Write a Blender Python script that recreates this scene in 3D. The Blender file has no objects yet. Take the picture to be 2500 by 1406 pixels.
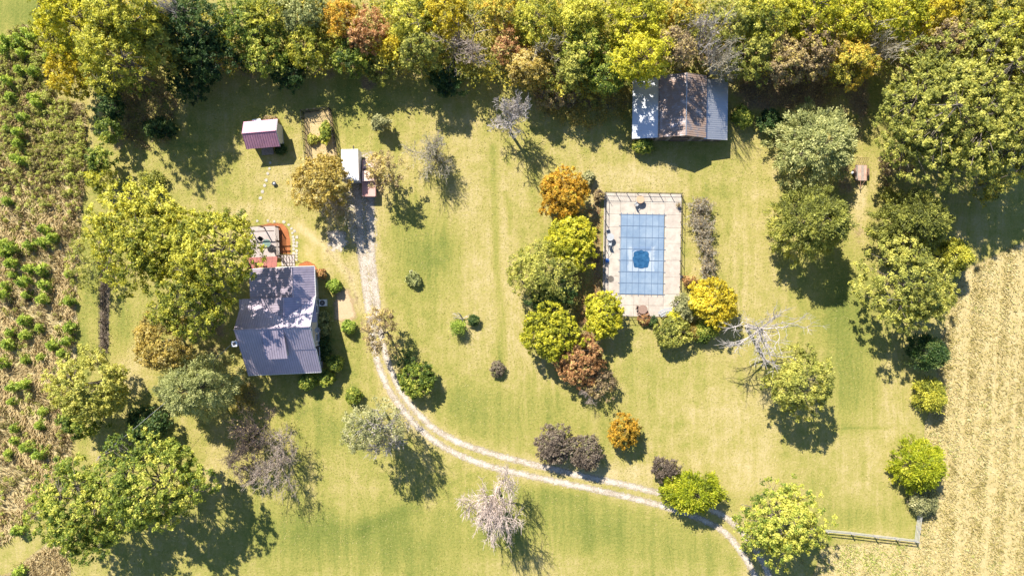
import bpy, math, random
import numpy as np
from mathutils import Vector, Matrix

# ------------------------------------------------------------------ camera, light, exposure
scn = bpy.context.scene
COL = scn.collection
S = 18.0                      # photograph pixels per metre on the ground
H = 92.1                      # drone height
CX, CY = 1250.0, 703.0
cam = bpy.data.cameras.new("drone_camera")
cam_o = bpy.data.objects.new("drone_camera", cam); COL.objects.link(cam_o)
cam_o.location = (0, 0, H)
cam.sensor_fit = 'HORIZONTAL'
cam.angle = 2 * math.atan((1250 / S) / H)
cam.clip_end = 2000
scn.camera = cam_o

SUN_EL, SUN_AZ = math.radians(43), math.radians(-29)
world = bpy.data.worlds.new("World"); scn.world = world; world.use_nodes = True
wn = world.node_tree.nodes; wl = world.node_tree.links
sky = wn.new('ShaderNodeTexSky'); sky.sky_type = 'NISHITA'; sky.sun_disc = False
sky.sun_elevation = SUN_EL; sky.sun_rotation = SUN_AZ % (2 * math.pi)
sky.air_density = 1.0; sky.dust_density = 0.3; sky.ozone_density = 5.0
wl.new(sky.outputs[0], wn['Background'].inputs[0])
wn['Background'].inputs[1].default_value = 0.08
sun = bpy.data.lights.new("sun", 'SUN'); sun.energy = 4.8; sun.angle = math.radians(0.53); sun.color = (1.0, 0.94, 0.845)
sun_o = bpy.data.objects.new("sun", sun); COL.objects.link(sun_o)
sdir = Vector((math.sin(SUN_AZ) * math.cos(SUN_EL), math.cos(SUN_AZ) * math.cos(SUN_EL), math.sin(SUN_EL)))
sun_o.rotation_euler = sdir.to_track_quat('Z', 'Y').to_euler(); sun_o.location = (0, 0, 60)
scn.view_settings.view_transform = 'Standard'; scn.view_settings.look = 'None'
scn.view_settings.gamma = 1.0; scn.view_settings.exposure = 1.17
scn.view_settings.use_curve_mapping = False
scn.cycles.max_bounces = 6; scn.cycles.transparent_max_bounces = 8

# ------------------------------------------------------------------ helpers
def P(px, py, z=0.0):
    k = (1 - z / H) / S
    return Vector(((px - CX) * k, (CY - py) * k, z))

def tag(o, label=None, cat=None, group=None, kind=None):
    if label: o['label'] = label
    if cat: o['category'] = cat
    if group: o['group'] = group
    if kind: o['kind'] = kind
    return o

def empty(name, loc, rz=0, label=None, cat=None, group=None):
    o = bpy.data.objects.new(name, None); COL.objects.link(o)
    o.empty_display_size = 0.3; o.location = loc; o.rotation_euler = (0, 0, rz)
    return tag(o, label, cat, group)

def link_mesh(name, me, parent=None, mat=None, loc=None):
    if mat is not None and not me.materials: me.materials.append(mat)
    o = bpy.data.objects.new(name, me); COL.objects.link(o)
    if parent is not None: o.parent = parent
    if loc is not None: o.location = loc
    return o

def copy_tree(o, parent=None):
    c = o.copy(); COL.objects.link(c); c.parent = parent
    for ch in o.children: copy_tree(ch, c)
    return c

def np_mesh(name, V, F, tint=None, k=None):
    """V (n,3); F (m,k) faces of k corners; tint per face"""
    me = bpy.data.meshes.new(name)
    V = np.asarray(V, np.float32); F = np.asarray(F, np.int32)
    m, k = F.shape
    me.vertices.add(len(V)); me.vertices.foreach_set('co', V.ravel())
    me.loops.add(m * k); me.loops.foreach_set('vertex_index', F.ravel())
    me.polygons.add(m); me.polygons.foreach_set('loop_start', np.arange(0, m * k, k, dtype=np.int32))
    me.polygons.foreach_set('loop_total', np.full(m, k, np.int32))
    if tint is not None:
        a = me.attributes.new('tint', 'FLOAT', 'FACE'); a.data.foreach_set('value', np.asarray(tint, np.float32))
    me.update(calc_edges=True)
    return me

def unit(a):
    return a / np.maximum(np.linalg.norm(a, axis=-1, keepdims=True), 1e-9)

def tubes(name, P0, P1, R0, R1, k=4):
    """many tapered straight pieces in one mesh"""
    P0 = np.asarray(P0, float); P1 = np.asarray(P1, float); R0 = np.asarray(R0, float); R1 = np.asarray(R1, float)
    n = len(P0); d = unit(P1 - P0)
    ref = np.where(np.abs(d[:, 2:3]) > 0.9, np.array([[1., 0, 0]]), np.array([[0, 0, 1.]]))
    u = unit(np.cross(d, ref)); v = np.cross(d, u)
    ang = np.arange(k) * 2 * math.pi / k
    ring = np.cos(ang)[None, :, None] * u[:, None, :] + np.sin(ang)[None, :, None] * v[:, None, :]
    A = P0[:, None, :] + ring * R0[:, None, None]; B = P1[:, None, :] + ring * R1[:, None, None]
    V = np.concatenate([A, B], 1).reshape(-1, 3)
    i = np.arange(k); j = (i + 1) % k
    f = np.stack([i, j, j + k, i + k], 1)
    F = (f[None] + (np.arange(n) * 2 * k)[:, None, None]).reshape(-1, 4)
    return np_mesh(name, V, F)

class MB:
    def __init__(s): s.v = []; s.f = []
    def add(s, vs, fs):
        b = len(s.v); s.v += [tuple(v) for v in vs]; s.f += [tuple(i + b for i in f) for f in fs]; return s
    def box(s, c, size, rz=0, rx=0, ry=0):
        hx, hy, hz = [a / 2 for a in size]
        m = Matrix.Rotation(rz, 3, 'Z') @ Matrix.Rotation(ry, 3, 'Y') @ Matrix.Rotation(rx, 3, 'X')
        vs = [Vector(c) + m @ Vector((x, y, z)) for x in (-hx, hx) for y in (-hy, hy) for z in (-hz, hz)]
        return s.add(vs, [(0, 1, 3, 2), (4, 6, 7, 5), (0, 4, 5, 1), (2, 3, 7, 6), (0, 2, 6, 4), (1, 5, 7, 3)])
    def bar(s, a, b, r, k=6, r2=None):
        a = Vector(a); b = Vector(b); d = (b - a).normalized()
        u = d.cross(Vector((0, 0, 1)) if abs(d.z) < 0.9 else Vector((1, 0, 0))).normalized(); w = d.cross(u)
        r2 = r if r2 is None else r2
        vs = [a + (u * math.cos(t) + w * math.sin(t)) * r for t in [2 * math.pi * i / k for i in range(k)]]
        vs += [b + (u * math.cos(t) + w * math.sin(t)) * r2 for t in [2 * math.pi * i / k for i in range(k)]]
        fs = [(i, (i + 1) % k, (i + 1) % k + k, i + k) for i in range(k)] + [tuple(range(k))[::-1], tuple(range(k, 2 * k))]
        return s.add(vs, fs)
    def prism(s, pts, h0, h1):
        """plan polygon extruded from z h0 to h1"""
        n = len(pts)
        vs = [(p[0], p[1], h0) for p in pts] + [(p[0], p[1], h1) for p in pts]
        return s.add(vs, [tuple(range(n))[::-1], tuple(range(n, 2 * n))] + [(i, (i + 1) % n, (i + 1) % n + n, i + n) for i in range(n)])
    def extr(s, pts, d):
        """3D polygon pts extruded by vector d"""
        n = len(pts); d = Vector(d)
        vs = [Vector(p) for p in pts] + [Vector(p) + d for p in pts]
        return s.add(vs, [tuple(range(n))[::-1], tuple(range(n, 2 * n))] + [(i, (i + 1) % n, (i + 1) % n + n, i + n) for i in range(n)])
    def disc(s, c, r, h, k=16):
        return s.prism([(c[0] + r * math.cos(2 * math.pi * i / k), c[1] + r * math.sin(2 * math.pi * i / k)) for i in range(k)], c[2], c[2] + h)
    def lathe(s, c, prof, k=14):
        b = []
        for r, z in prof: b += [(c[0] + r * math.cos(2 * math.pi * i / k), c[1] + r * math.sin(2 * math.pi * i / k), c[2] + z) for i in range(k)]
        fs = []
        for j in range(len(prof) - 1):
            fs += [(j * k + i, j * k + (i + 1) % k, (j + 1) * k + (i + 1) % k, (j + 1) * k + i) for i in range(k)]
        fs += [tuple(range(k))[::-1], tuple(range((len(prof) - 1) * k, len(prof) * k))]
        return s.add(b, fs)
    def build(s, name, mat, parent=None, loc=None, rz=None):
        me = bpy.data.meshes.new(name); me.from_pydata(s.v, [], s.f)
        import bmesh
        bm = bmesh.new(); bm.from_mesh(me); bmesh.ops.recalc_face_normals(bm, faces=bm.faces); bm.to_mesh(me); bm.free()
        o = link_mesh(name, me, parent, mat, loc)
        if rz is not None: o.rotation_euler = (0, 0, rz)
        return o

# ------------------------------------------------------------------ materials
def nodes(name):
    m = bpy.data.materials.new(name); m.use_nodes = True
    nt = m.node_tree
    return m, nt.nodes, nt.links, nt.nodes['Principled BSDF']

def ramp(N, stops, interp='LINEAR'):
    r = N.new('ShaderNodeValToRGB'); r.color_ramp.interpolation = interp
    e = r.color_ramp.elements
    while len(e) < len(stops): e.new(0.5)
    for i, (p, c) in enumerate(stops): e[i].position = p; e[i].color = (*c, 1)
    return r

def noise(N, L, scale, detail=4, rough=0.6, vec=None):
    n = N.new('ShaderNodeTexNoise'); n.inputs['Scale'].default_value = scale
    n.inputs['Detail'].default_value = detail; n.inputs['Roughness'].default_value = rough
    if vec is not None: L.new(vec, n.inputs['Vector'])
    return n

def mth(N, L, op, a, b=None, clamp=False):
    n = N.new('ShaderNodeMath'); n.operation = op; n.use_clamp = clamp
    for i, x in enumerate((a, b)):
        if x is None: continue
        if isinstance(x, (int, float)): n.inputs[i].default_value = x
        else: L.new(x, n.inputs[i])
    return n.outputs[0]

def mixc(N, L, fac, a, b, mode='MIX'):
    n = N.new('ShaderNodeMix'); n.data_type = 'RGBA'; n.blend_type = mode
    for sock, x in ((n.inputs[0], fac), (n.inputs[6], a), (n.inputs[7], b)):
        if isinstance(x, (int, float)): sock.default_value = x
        elif isinstance(x, tuple): sock.default_value = (*x, 1)
        else: L.new(x, sock)
    return n.outputs[2]

def mrange(N, L, v, a, b, c=0.0, d=1.0):
    n = N.new('ShaderNodeMapRange'); n.interpolation_type = 'SMOOTHSTEP'
    L.new(v, n.inputs[0])
    for i, x in enumerate((a, b, c, d)): n.inputs[i + 1].default_value = x
    return n.outputs[0]

def gpos(N):
    return N.new('ShaderNodeNewGeometry').outputs['Position']

def attr(N, name):
    a = N.new('ShaderNodeAttribute'); a.attribute_name = name; return a.outputs['Fac']

def plain(name, col, rough=0.7, spec=0.3, metal=0.0, var=0.18, scale=3.0, bump=0.0):
    m, N, L, b = nodes(name)
    n = noise(N, L, scale, 5, 0.65, gpos(N))
    r = ramp(N, [(0.3, tuple(c * (1 - var) for c in col)), (0.7, tuple(min(1, c * (1 + var)) for c in col))])
    L.new(n.outputs[0], r.inputs[0]); L.new(r.outputs[0], b.inputs['Base Color'])
    b.inputs['Roughness'].default_value = rough; b.inputs['Specular IOR Level'].default_value = spec
    b.inputs['Metallic'].default_value = metal
    if bump:
        bp = N.new('ShaderNodeBump'); bp.inputs['Strength'].default_value = bump; bp.inputs['Distance'].default_value = 0.05
        L.new(n.outputs[0], bp.inputs['Height']); L.new(bp.outputs[0], b.inputs['Normal'])
    return m

def leaf_mat(name, stops, transl=0.35, spec=0.25):
    m, N, L, b = nodes(name)
    r = ramp(N, stops); L.new(attr(N, 'tint'), r.inputs[0])
    L.new(r.outputs[0], b.inputs['Base Color']); b.inputs['Roughness'].default_value = 0.55
    b.inputs['Specular IOR Level'].default_value = spec
    t = N.new('ShaderNodeBsdfTranslucent')
    hs = N.new('ShaderNodeHueSaturation'); hs.inputs['Saturation'].default_value = 1.15; hs.inputs['Value'].default_value = 1.1
    L.new(r.outputs[0], hs.inputs['Color']); L.new(hs.outputs[0], t.inputs['Color'])
    mx = N.new('ShaderNodeMixShader'); mx.inputs[0].default_value = transl
    L.new(b.outputs[0], mx.inputs[1]); L.new(t.outputs[0], mx.inputs[2])
    L.new(mx.outputs[0], N['Material Output'].inputs[0])
    return m

PAL = {
 'yg':     [(0, (.045, .062, .012)), (.45, (.18, .187, .024)), (.8, (.37, .335, .044)), (1, (.48, .415, .075))],
 'bright': [(0, (.10, .11, .012)), (.45, (.29, .29, .022)), (.8, (.48, .43, .032)), (1, (.56, .48, .06))],
 'yellow': [(0, (.14, .12, .015)), (.4, (.36, .29, .020)), (.8, (.54, .42, .03)), (1, (.62, .50, .07))],
 'olive':  [(0, (.045, .052, .013)), (.45, (.14, .15, .030)), (.8, (.265, .26, .052)), (1, (.35, .325, .075))],
 'green':  [(0, (.028, .05, .011)), (.45, (.095, .13, .02)), (.8, (.22, .24, .036)), (1, (.37, .35, .07))],
 'dark':   [(0, (.012, .028, .010)), (.45, (.032, .065, .016)), (.8, (.075, .115, .03)), (1, (.15, .18, .05))],
 'orange': [(0, (.10, .085, .015)), (.4, (.34, .21, .022)), (.75, (.50, .28, .03)), (1, (.50, .42, .06))],
 'gold':   [(0, (.12, .095, .03)), (.4, (.31, .235, .055)), (.8, (.46, .35, .08)), (1, (.50, .42, .18))],
 'rust':   [(0, (.07, .045, .02)), (.4, (.22, .115, .045)), (.8, (.36, .20, .09)), (1, (.32, .28, .09))],
 'purple': [(0, (.05, .04, .03)), (.45, (.14, .108, .08)), (.8, (.23, .185, .135)), (1, (.18, .18, .07))],
 'silver': [(0, (.09, .10, .045)), (.45, (.24, .24, .10)), (.8, (.38, .36, .165)), (1, (.47, .44, .24))],
 'sage':   [(0, (.055, .065, .026)), (.45, (.155, .17, .06)), (.8, (.265, .27, .10)), (1, (.36, .355, .15))],
 'mixed':  [(0, (.05, .06, .016)), (.35, (.17, .17, .035)), (.65, (.33, .29, .04)), (1, (.46, .30, .05))],
 'brown':  [(0, (.05, .035, .022)), (.4, (.15, .11, .06)), (.75, (.26, .20, .10)), (1, (.36, .29, .09))],
 'pine':   [(0, (.05, .08, .016)), (.45, (.15, .205, .03)), (.8, (.27, .32, .05)), (1, (.36, .39, .08))],
 'cedar':  [(0, (.06, .08, .008)), (.45, (.20, .24, .012)), (.8, (.36, .37, .02)), (1, (.44, .42, .04))],
}
GAIN = dict(dark=1.5, purple=1.45, silver=1.35, yellow=1.45, bright=1.5, cedar=1.35, orange=1.35, gold=1.35)
LEAF = {k: leaf_mat('leaves_' + k, [(p, tuple(min(.78, c * GAIN.get(k, 1.8)) for c in col)) for p, col in v]) for k, v in PAL.items()}
BARK = plain('bark_grey', (.16, .135, .11), 0.9, 0.1, var=.35, scale=6)
BARK_PALE = plain('bark_pale', (.46, .415, .38), 0.85, 0.15, var=.25, scale=4)
BARK_PINK = plain('bark_pinkish', (.43, .35, .29), 0.85, 0.15, var=.3, scale=4)
BARK_TAN = plain('bark_tan', (.46, .41, .31), 0.85, 0.15, var=.3, scale=4)
BARK_WARM = plain('bark_warm_grey', (.56, .46, .40), 0.85, 0.15, var=.3, scale=4)
BARK_DARK = plain('bark_dark', (.11, .085, .075), 0.9, 0.1, var=.3, scale=4)

# ------------------------------------------------------------------ ground
def w2p(x, y): return x * S + CX, CY - y * S

def poly_sd(px, py, poly):
    """signed distance in pixels, positive inside"""
    poly = np.asarray(poly, float); d = np.full(px.shape, 1e9); ins = np.zeros(px.shape, bool)
    for i in range(len(poly)):
        a = poly[i]; b = poly[(i + 1) % len(poly)]
        ab = b - a; t = np.clip(((px - a[0]) * ab[0] + (py - a[1]) * ab[1]) / max(ab @ ab, 1e-9), 0, 1)
        d = np.minimum(d, np.hypot(px - a[0] - t * ab[0], py - a[1] - t * ab[1]))
        c = ((a[1] > py) != (b[1] > py)) & (px < (b[0] - a[0]) * (py - a[1]) / (b[1] - a[1] + 1e-12) + a[0])
        ins ^= c
    return np.where(ins, d, -d)

def line_d(px, py, pts):
    d = np.full(px.shape, 1e9); pts = np.asarray(pts, float)
    for a, b in zip(pts[:-1], pts[1:]):
        ab = b - a; t = np.clip(((px - a[0]) * ab[0] + (py - a[1]) * ab[1]) / max(ab @ ab, 1e-9), 0, 1)
        d = np.minimum(d, np.hypot(px - a[0] - t * ab[0], py - a[1] - t * ab[1]))
    return d

def smooth_line(pts, n=8):
    pts = np.asarray(pts, float); out = []
    Q = np.vstack([2 * pts[0] - pts[1], pts, 2 * pts[-1] - pts[-2]])
    for i in range(1, len(Q) - 2):
        p0, p1, p2, p3 = Q[i - 1:i + 3]
        for t in np.linspace(0, 1, n, endpoint=False):
            out.append(.5 * (2 * p1 + (p2 - p0) * t + (2 * p0 - 5 * p1 + 4 * p2 - p3) * t * t + (3 * p1 - p0 - 3 * p2 + p3) * t ** 3))
    out.append(pts[-1]); return np.array(out)

TRACK_A = smooth_line([(872, 470), (878, 560), (886, 650), (897, 730), (906, 800), (914, 850), (927, 900), (950, 952), (985, 1002), (1035, 1056), (1100, 1100), (1180, 1133), (1274, 1157), (1400, 1184), (1500, 1205), (1600, 1230), (1700, 1262), (1770, 1300), (1818, 1360), (1850, 1420), (1900, 1520)])
TRACK_B = smooth_line([(905, 470), (904, 560), (908, 640), (918, 720), (925, 790), (940, 862), (962, 920), (992, 975), (1050, 1038), (1120, 1079), (1200, 1107), (1300, 1133), (1420, 1161), (1540, 1186), (1640, 1212), (1730, 1240), (1800, 1285), (1850, 1350), (1885, 1420), (1935, 1520)])

xs = np.concatenate([[-900, -500, -250, -140, -100], np.linspace(-80, 80, 481), [100, 140, 250, 500, 900]])
ys = np.concatenate([[-900, -500, -250, -120, -70], np.linspace(-46, 46, 277), [70, 120, 250, 500, 900]])
GX, GY = np.meshgrid(xs, ys); nx, ny = len(xs), len(ys)
gpx, gpy = w2p(GX, GY)
rg = np.random.default_rng(3)
lush = np.zeros_like(GX); dry = np.zeros_like(GX); soil = np.zeros_like(GX)
def blob(A, px, py, rx, ry, amp):
    A += amp * np.exp(-((gpx - px) / rx) ** 2 - ((gpy - py) / ry) ** 2)
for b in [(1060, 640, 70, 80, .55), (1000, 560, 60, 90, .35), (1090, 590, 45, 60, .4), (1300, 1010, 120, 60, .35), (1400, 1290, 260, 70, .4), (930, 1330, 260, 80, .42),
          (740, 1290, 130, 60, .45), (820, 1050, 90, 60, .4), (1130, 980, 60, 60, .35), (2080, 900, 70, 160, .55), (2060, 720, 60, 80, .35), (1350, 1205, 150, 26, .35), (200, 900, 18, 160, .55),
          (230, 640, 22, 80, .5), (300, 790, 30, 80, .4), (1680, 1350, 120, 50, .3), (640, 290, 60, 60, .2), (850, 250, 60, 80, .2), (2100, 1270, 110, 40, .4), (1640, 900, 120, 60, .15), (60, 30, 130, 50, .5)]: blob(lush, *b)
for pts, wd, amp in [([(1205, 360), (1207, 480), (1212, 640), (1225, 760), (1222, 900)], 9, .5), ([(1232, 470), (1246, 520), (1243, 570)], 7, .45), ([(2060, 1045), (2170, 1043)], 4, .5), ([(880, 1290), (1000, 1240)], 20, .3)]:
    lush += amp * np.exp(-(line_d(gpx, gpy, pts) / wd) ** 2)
for b in [(1150, 480, 90, 130, .4), (1160, 700, 80, 160, .4), (1240, 620, 30, 150, .5), (700, 420, 90, 60, .45), (780, 640, 40, 80, .4), (1130, 330, 60, 60, .35), (1550, 430, 150, 40, .5), (1850, 520, 60, 200, .35),
          (1450, 470, 30, 60, .6), (1850, 1000, 120, 140, .4), (2140, 1060, 80, 100, .35), (1830, 1150, 80, 50, .5), (1250, 1400, 150, 60, .35), (1100, 1330, 60, 60, .3), (520, 1130, 40, 80, .5), (330, 900, 60, 60, .4), (1000, 380, 60, 50, .25),
          (1530, 1150, 160, 26, .6), (2095, 500, 22, 60, .8), (1500, 650, 25, 150, .4)]: blob(dry, *b)
for b in [(2060, 450, 26, 60, .8), (2095, 560, 20, 50, .5), (900, 205, 25, 16, .8), (1850, 230, 60, 50, .9), (1960, 230, 100, 40, .9), (2100, 260, 30, 80, .8), (1460, 490, 10, 30, .7), (1430, 800, 40, 90, .7), (1460, 640, 14, 120, .8), (300, 330, 50, 60, .6),
          (610, 960, 40, 70, .6), (1680, 700, 20, 60, .3), (1400, 250, 180, 40, .6), (700, 150, 400, 50, .7), (1900, 130, 600, 60, .9), (2400, 430, 100, 70, .5), (2300, 640, 60, 60, .5), (520, 800, 50, 90, .7), (660, 300, 40, 8, .5), (845, 730, 14, 60, .2)]: blob(soil, *b)
# worn edge of the driveway
dd = np.minimum(line_d(gpx, gpy, TRACK_A), line_d(gpx, gpy, TRACK_B))
dry += .55 * np.exp(-(dd / 22) ** 2)
dry += .8 * np.exp(-(line_d(gpx, gpy, [(728, 548), (770, 585), (820, 628), (862, 690), (878, 760)]) / 11) ** 2)
soil += .55 * np.exp(-(line_d(gpx, gpy, [(800, 612), (850, 660), (872, 730), (886, 800)]) / 8) ** 2)
dry += .5 * np.exp(-(line_d(gpx, gpy, [(560, 520), (640, 505), (700, 520)]) / 16) ** 2)
und = 0.06 * np.sin(GX * .21 + 1) * np.cos(GY * .17)
V = np.stack([GX, GY, np.zeros_like(GX)], -1).reshape(-1, 3)
ii = np.arange(nx * ny).reshape(ny, nx)
F = np.stack([ii[:-1, :-1], ii[:-1, 1:], ii[1:, 1:], ii[1:, :-1]], -1).reshape(-1, 4)
gm = np_mesh('lawn', V, F)
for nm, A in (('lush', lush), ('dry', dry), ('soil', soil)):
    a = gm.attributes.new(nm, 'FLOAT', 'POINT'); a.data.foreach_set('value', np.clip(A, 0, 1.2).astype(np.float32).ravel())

def lawn_material():
    m, N, L, b = nodes('lawn_grass')
    p = gpos(N)
    n1 = noise(N, L, .055, 4, .6, p).outputs[0]
    n2 = noise(N, L, .5, 5, .65, p).outputs[0]
    n3 = noise(N, L, 3.2, 4, .7, p).outputs[0]
    n4 = noise(N, L, 9.0, 2, .7, p).outputs[0]
    # faint mowing lanes, running up the picture and a little wavy
    mp = N.new('ShaderNodeMapping'); mp.inputs['Scale'].default_value = (1.0, .06, 1); L.new(p, mp.inputs[0])
    ml = noise(N, L, .75, 3, .5, mp.outputs[0]).outputs[0]
    g = mth(N, L, 'ADD', mth(N, L, 'MULTIPLY', n1, 1.0), mth(N, L, 'MULTIPLY', n2, 1.15))
    g = mth(N, L, 'ADD', g, mth(N, L, 'MULTIPLY', ml, .65))
    mp2 = N.new('ShaderNodeMapping'); mp2.inputs['Scale'].default_value = (1.0, .035, 1); mp2.inputs['Rotation'].default_value = (0, 0, .03); wv = N.new('ShaderNodeVectorMath'); wv.operation = 'MULTIPLY_ADD'; L.new(noise(N, L, .12, 2, .5, p).outputs[1], wv.inputs[0]); wv.inputs[1].default_value = (3.5, 3.5, 0); L.new(p, wv.inputs[2]); L.new(wv.outputs[0], mp2.inputs[0])
    ml2 = noise(N, L, 2.6, 2, .5, mp2.outputs[0]).outputs[0]
    g = mth(N, L, 'ADD', g, mth(N, L, 'MULTIPLY', mth(N, L, 'SUBTRACT', ml2, .5), mrange(N, L, n1, .38, .62, .0, .6)))
    g = mth(N, L, 'ADD', g, mth(N, L, 'MULTIPLY', n3, .95))
    g = mth(N, L, 'ADD', g, mth(N, L, 'MULTIPLY', n4, .60))          # about 1.65 in the middle
    g = mth(N, L, 'ADD', g, mth(N, L, 'MULTIPLY', attr(N, 'dry'), .6))
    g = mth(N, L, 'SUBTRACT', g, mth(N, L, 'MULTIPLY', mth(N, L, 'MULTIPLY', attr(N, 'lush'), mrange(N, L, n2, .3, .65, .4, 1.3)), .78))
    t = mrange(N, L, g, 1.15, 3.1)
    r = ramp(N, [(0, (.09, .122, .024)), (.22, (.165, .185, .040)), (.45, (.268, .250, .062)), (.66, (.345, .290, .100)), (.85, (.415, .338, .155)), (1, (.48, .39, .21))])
    L.new(t, r.inputs[0])
    sfac = mrange(N, L, mth(N, L, 'ADD', attr(N, 'soil'), mth(N, L, 'MULTIPLY', mth(N, L, 'SUBTRACT', n2, .5), 1.6)), .35, .8)
    sc = ramp(N, [(.3, (.13, .095, .055)), (.6, (.30, .21, .115)), (.8, (.42, .31, .18))]); L.new(n3, sc.inputs[0])
    c = mixc(N, L, sfac, r.outputs[0], sc.outputs[0])
    L.new(c, b.inputs['Base Color']); b.inputs['Roughness'].default_value = .95; b.inputs['Specular IOR Level'].default_value = .1
    bp = N.new('ShaderNodeBump'); bp.inputs['Strength'].default_value = .75; bp.inputs['Distance'].default_value = .10
    hh = mth(N, L, 'ADD', n3, mth(N, L, 'MULTIPLY', n4, .8)); L.new(hh, bp.inputs['Height']); L.new(bp.outputs[0], b.inputs['Normal'])
    return m
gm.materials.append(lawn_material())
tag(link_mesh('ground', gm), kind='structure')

def sheet(name, sdf, bbox, res, z, mat, margin=8):
    """a thin sheet wherever sdf (in pixels, positive inside) > -margin; carries 'edge' for a ragged border"""
    x0, y0, x1, y1 = bbox
    a = np.arange(x0, x1 + res, res, dtype=float); c = np.arange(y0, y1 + res, res, dtype=float)
    X, Y = np.meshgrid(a, c); sd = sdf(X, Y); n0, n1_ = X.shape
    V = np.stack([(X - CX) / S, (CY - Y) / S, np.full_like(X, z)], -1).reshape(-1, 3)
    ii = np.arange(n0 * n1_).reshape(n0, n1_)
    F = np.stack([ii[1:, :-1], ii[1:, 1:], ii[:-1, 1:], ii[:-1, :-1]], -1).reshape(-1, 4)
    keep = (sd.ravel()[F] > -margin).all(1); F = F[keep]
    used = np.unique(F); rm = np.zeros(len(V), np.int64); rm[used] = np.arange(len(used))
    me = np_mesh(name, V[used], rm[F])
    at = me.attributes.new('edge', 'FLOAT', 'POINT'); at.data.foreach_set('value', (sd.ravel()[used] / S).astype(np.float32))
    return link_mesh(name, me, None, mat)

def ragged(name, stops, scale=6, amp=.8, soft=.12, bump=.4, nscale=1.8, rough=.95, fade=None):
    """procedural ground cover with a ragged see-through border"""
    m, N, L, b = nodes(name)
    p = gpos(N)
    n = noise(N, L, scale, 5, .7, p).outputs[0]
    nb = noise(N, L, nscale, 5, .7, p).outputs[0]
    r = ramp(N, stops); mix = mth(N, L, 'ADD', mth(N, L, 'MULTIPLY', n, .65), mth(N, L, 'MULTIPLY', noise(N, L, .7, 4, .6, p).outputs[0], .35))
    L.new(mix, r.inputs[0]); L.new(r.outputs[0], b.inputs['Base Color'])
    b.inputs['Roughness'].default_value = rough; b.inputs['Specular IOR Level'].default_value = .15
    if bump:
        bp = N.new('ShaderNodeBump'); bp.inputs['Strength'].default_value = bump; bp.inputs['Distance'].default_value = .06
        L.new(n, bp.inputs['Height']); L.new(bp.outputs[0], b.inputs['Normal'])
    e = mth(N, L, 'ADD', attr(N, 'edge'), mth(N, L, 'MULTIPLY', mth(N, L, 'SUBTRACT', nb, .5), amp))
    fac = mrange(N, L, e, -soft, soft)
    if fade: fac = mth(N, L, 'MULTIPLY', fac, mrange(N, L, noise(N, L, 4.5, 4, .7, p).outputs[0], fade[0], fade[1]))
    tr = N.new('ShaderNodeBsdfTransparent'); mx = N.new('ShaderNodeMixShader')
    L.new(fac, mx.inputs[0]); L.new(tr.outputs[0], mx.inputs[1]); L.new(b.outputs[0], mx.inputs[2])
    L.new(mx.outputs[0], N['Material Output'].inputs[0])
    return m

WEED_FIELD = [(-120, 100), (-10, 105), (60, 62), (118, 70), (130, 130), (130, 240), (205, 255), (212, 330), (205, 450), (195, 560), (186, 700), (186, 900), (176, 1050), (172, 1180), (110, 1235), (60, 1290), (-20, 1345), (-120, 1390)]
o = sheet('field', lambda X, Y: poly_sd(X, Y, WEED_FIELD), (-120, 60, 215, 1392), 6, .004,
          ragged('weedy_field_soil', [(.30, (.19, .17, .07)), (.45, (.37, .30, .15)), (.60, (.47, .385, .21)), (.75, (.54, .45, .27))], 4.5, 1.0, .3, .4))
tag(o, kind='structure')
WEED2 = [(-60, 1420), (20, 1400), (110, 1330), (165, 1310), (175, 1440), (-60, 1460)]
tag(sheet('field', lambda X, Y: poly_sd(X, Y, WEED2), (-60, 1300, 180, 1460), 6, .004, bpy.data.materials['weedy_field_soil']), kind='structure')
CROP = [(2600, 560), (2500, 590), (2440, 620), (2350, 660), (2320, 760), (2290, 840), (2290, 960), (2258, 1030), (2258, 1200), (2245, 1320), (2120, 1325), (2010, 1335), (1965, 1460), (2640, 1470)]
tag(sheet('crop_field', lambda X, Y: poly_sd(X, Y, CROP), (1960, 550, 2640, 1470), 8, .004,
          ragged('crop_stubble_soil', [(.28, (.20, .17, .05)), (.43, (.37, .295, .125)), (.58, (.48, .385, .195)), (.75, (.55, .45, .27))], 5, 1.2, .35, .5)), kind='structure')

# gravel
GRAVEL = [(.34, (.20, .165, .10)), (.45, (.38, .315, .235)), (.54, (.52, .455, .375)), (.68, (.62, .56, .49))]
gravel_m = ragged('white_gravel', GRAVEL, 6, 1.25, .28, .6, 2.2)
tag(sheet('driveway', lambda X, Y: np.maximum(6.6 + 1.5 * (Y < 800) - line_d(X, Y, TRACK_A), 6.6 + 1.5 * (Y < 800) - line_d(X, Y, TRACK_B)), (840, 460, 1960, 1530), 3.5, .005, gravel_m, 5), kind='structure')
LOT = [(846, 372), (912, 372), (908, 400), (912, 480), (918, 560), (914, 640), (916, 760), (906, 770), (892, 700), (868, 600), (850, 560), (846, 470)]
tag(sheet('gravel_lot', lambda X, Y: poly_sd(X, Y, LOT), (830, 360, 930, 780), 4, .009, ragged('thin_gravel', GRAVEL, 6, 1.8, .35, .6, 2.0, fade=(.43, .55))), kind='structure')
PAD = [(803, 572), (815, 558), (838, 566), (850, 590), (844, 606), (818, 610), (802, 598)]
tag(sheet('gravel_patch', lambda X, Y: poly_sd(X, Y, PAD), (780, 535, 875, 630), 3, .007, ragged('scattered_gravel', GRAVEL, 7, 2.6, .35, .6, 1.3), 12), kind='structure')
DIRT = [(826, 712), (850, 708), (862, 740), (868, 775), (850, 786), (818, 780), (816, 745)]
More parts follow.
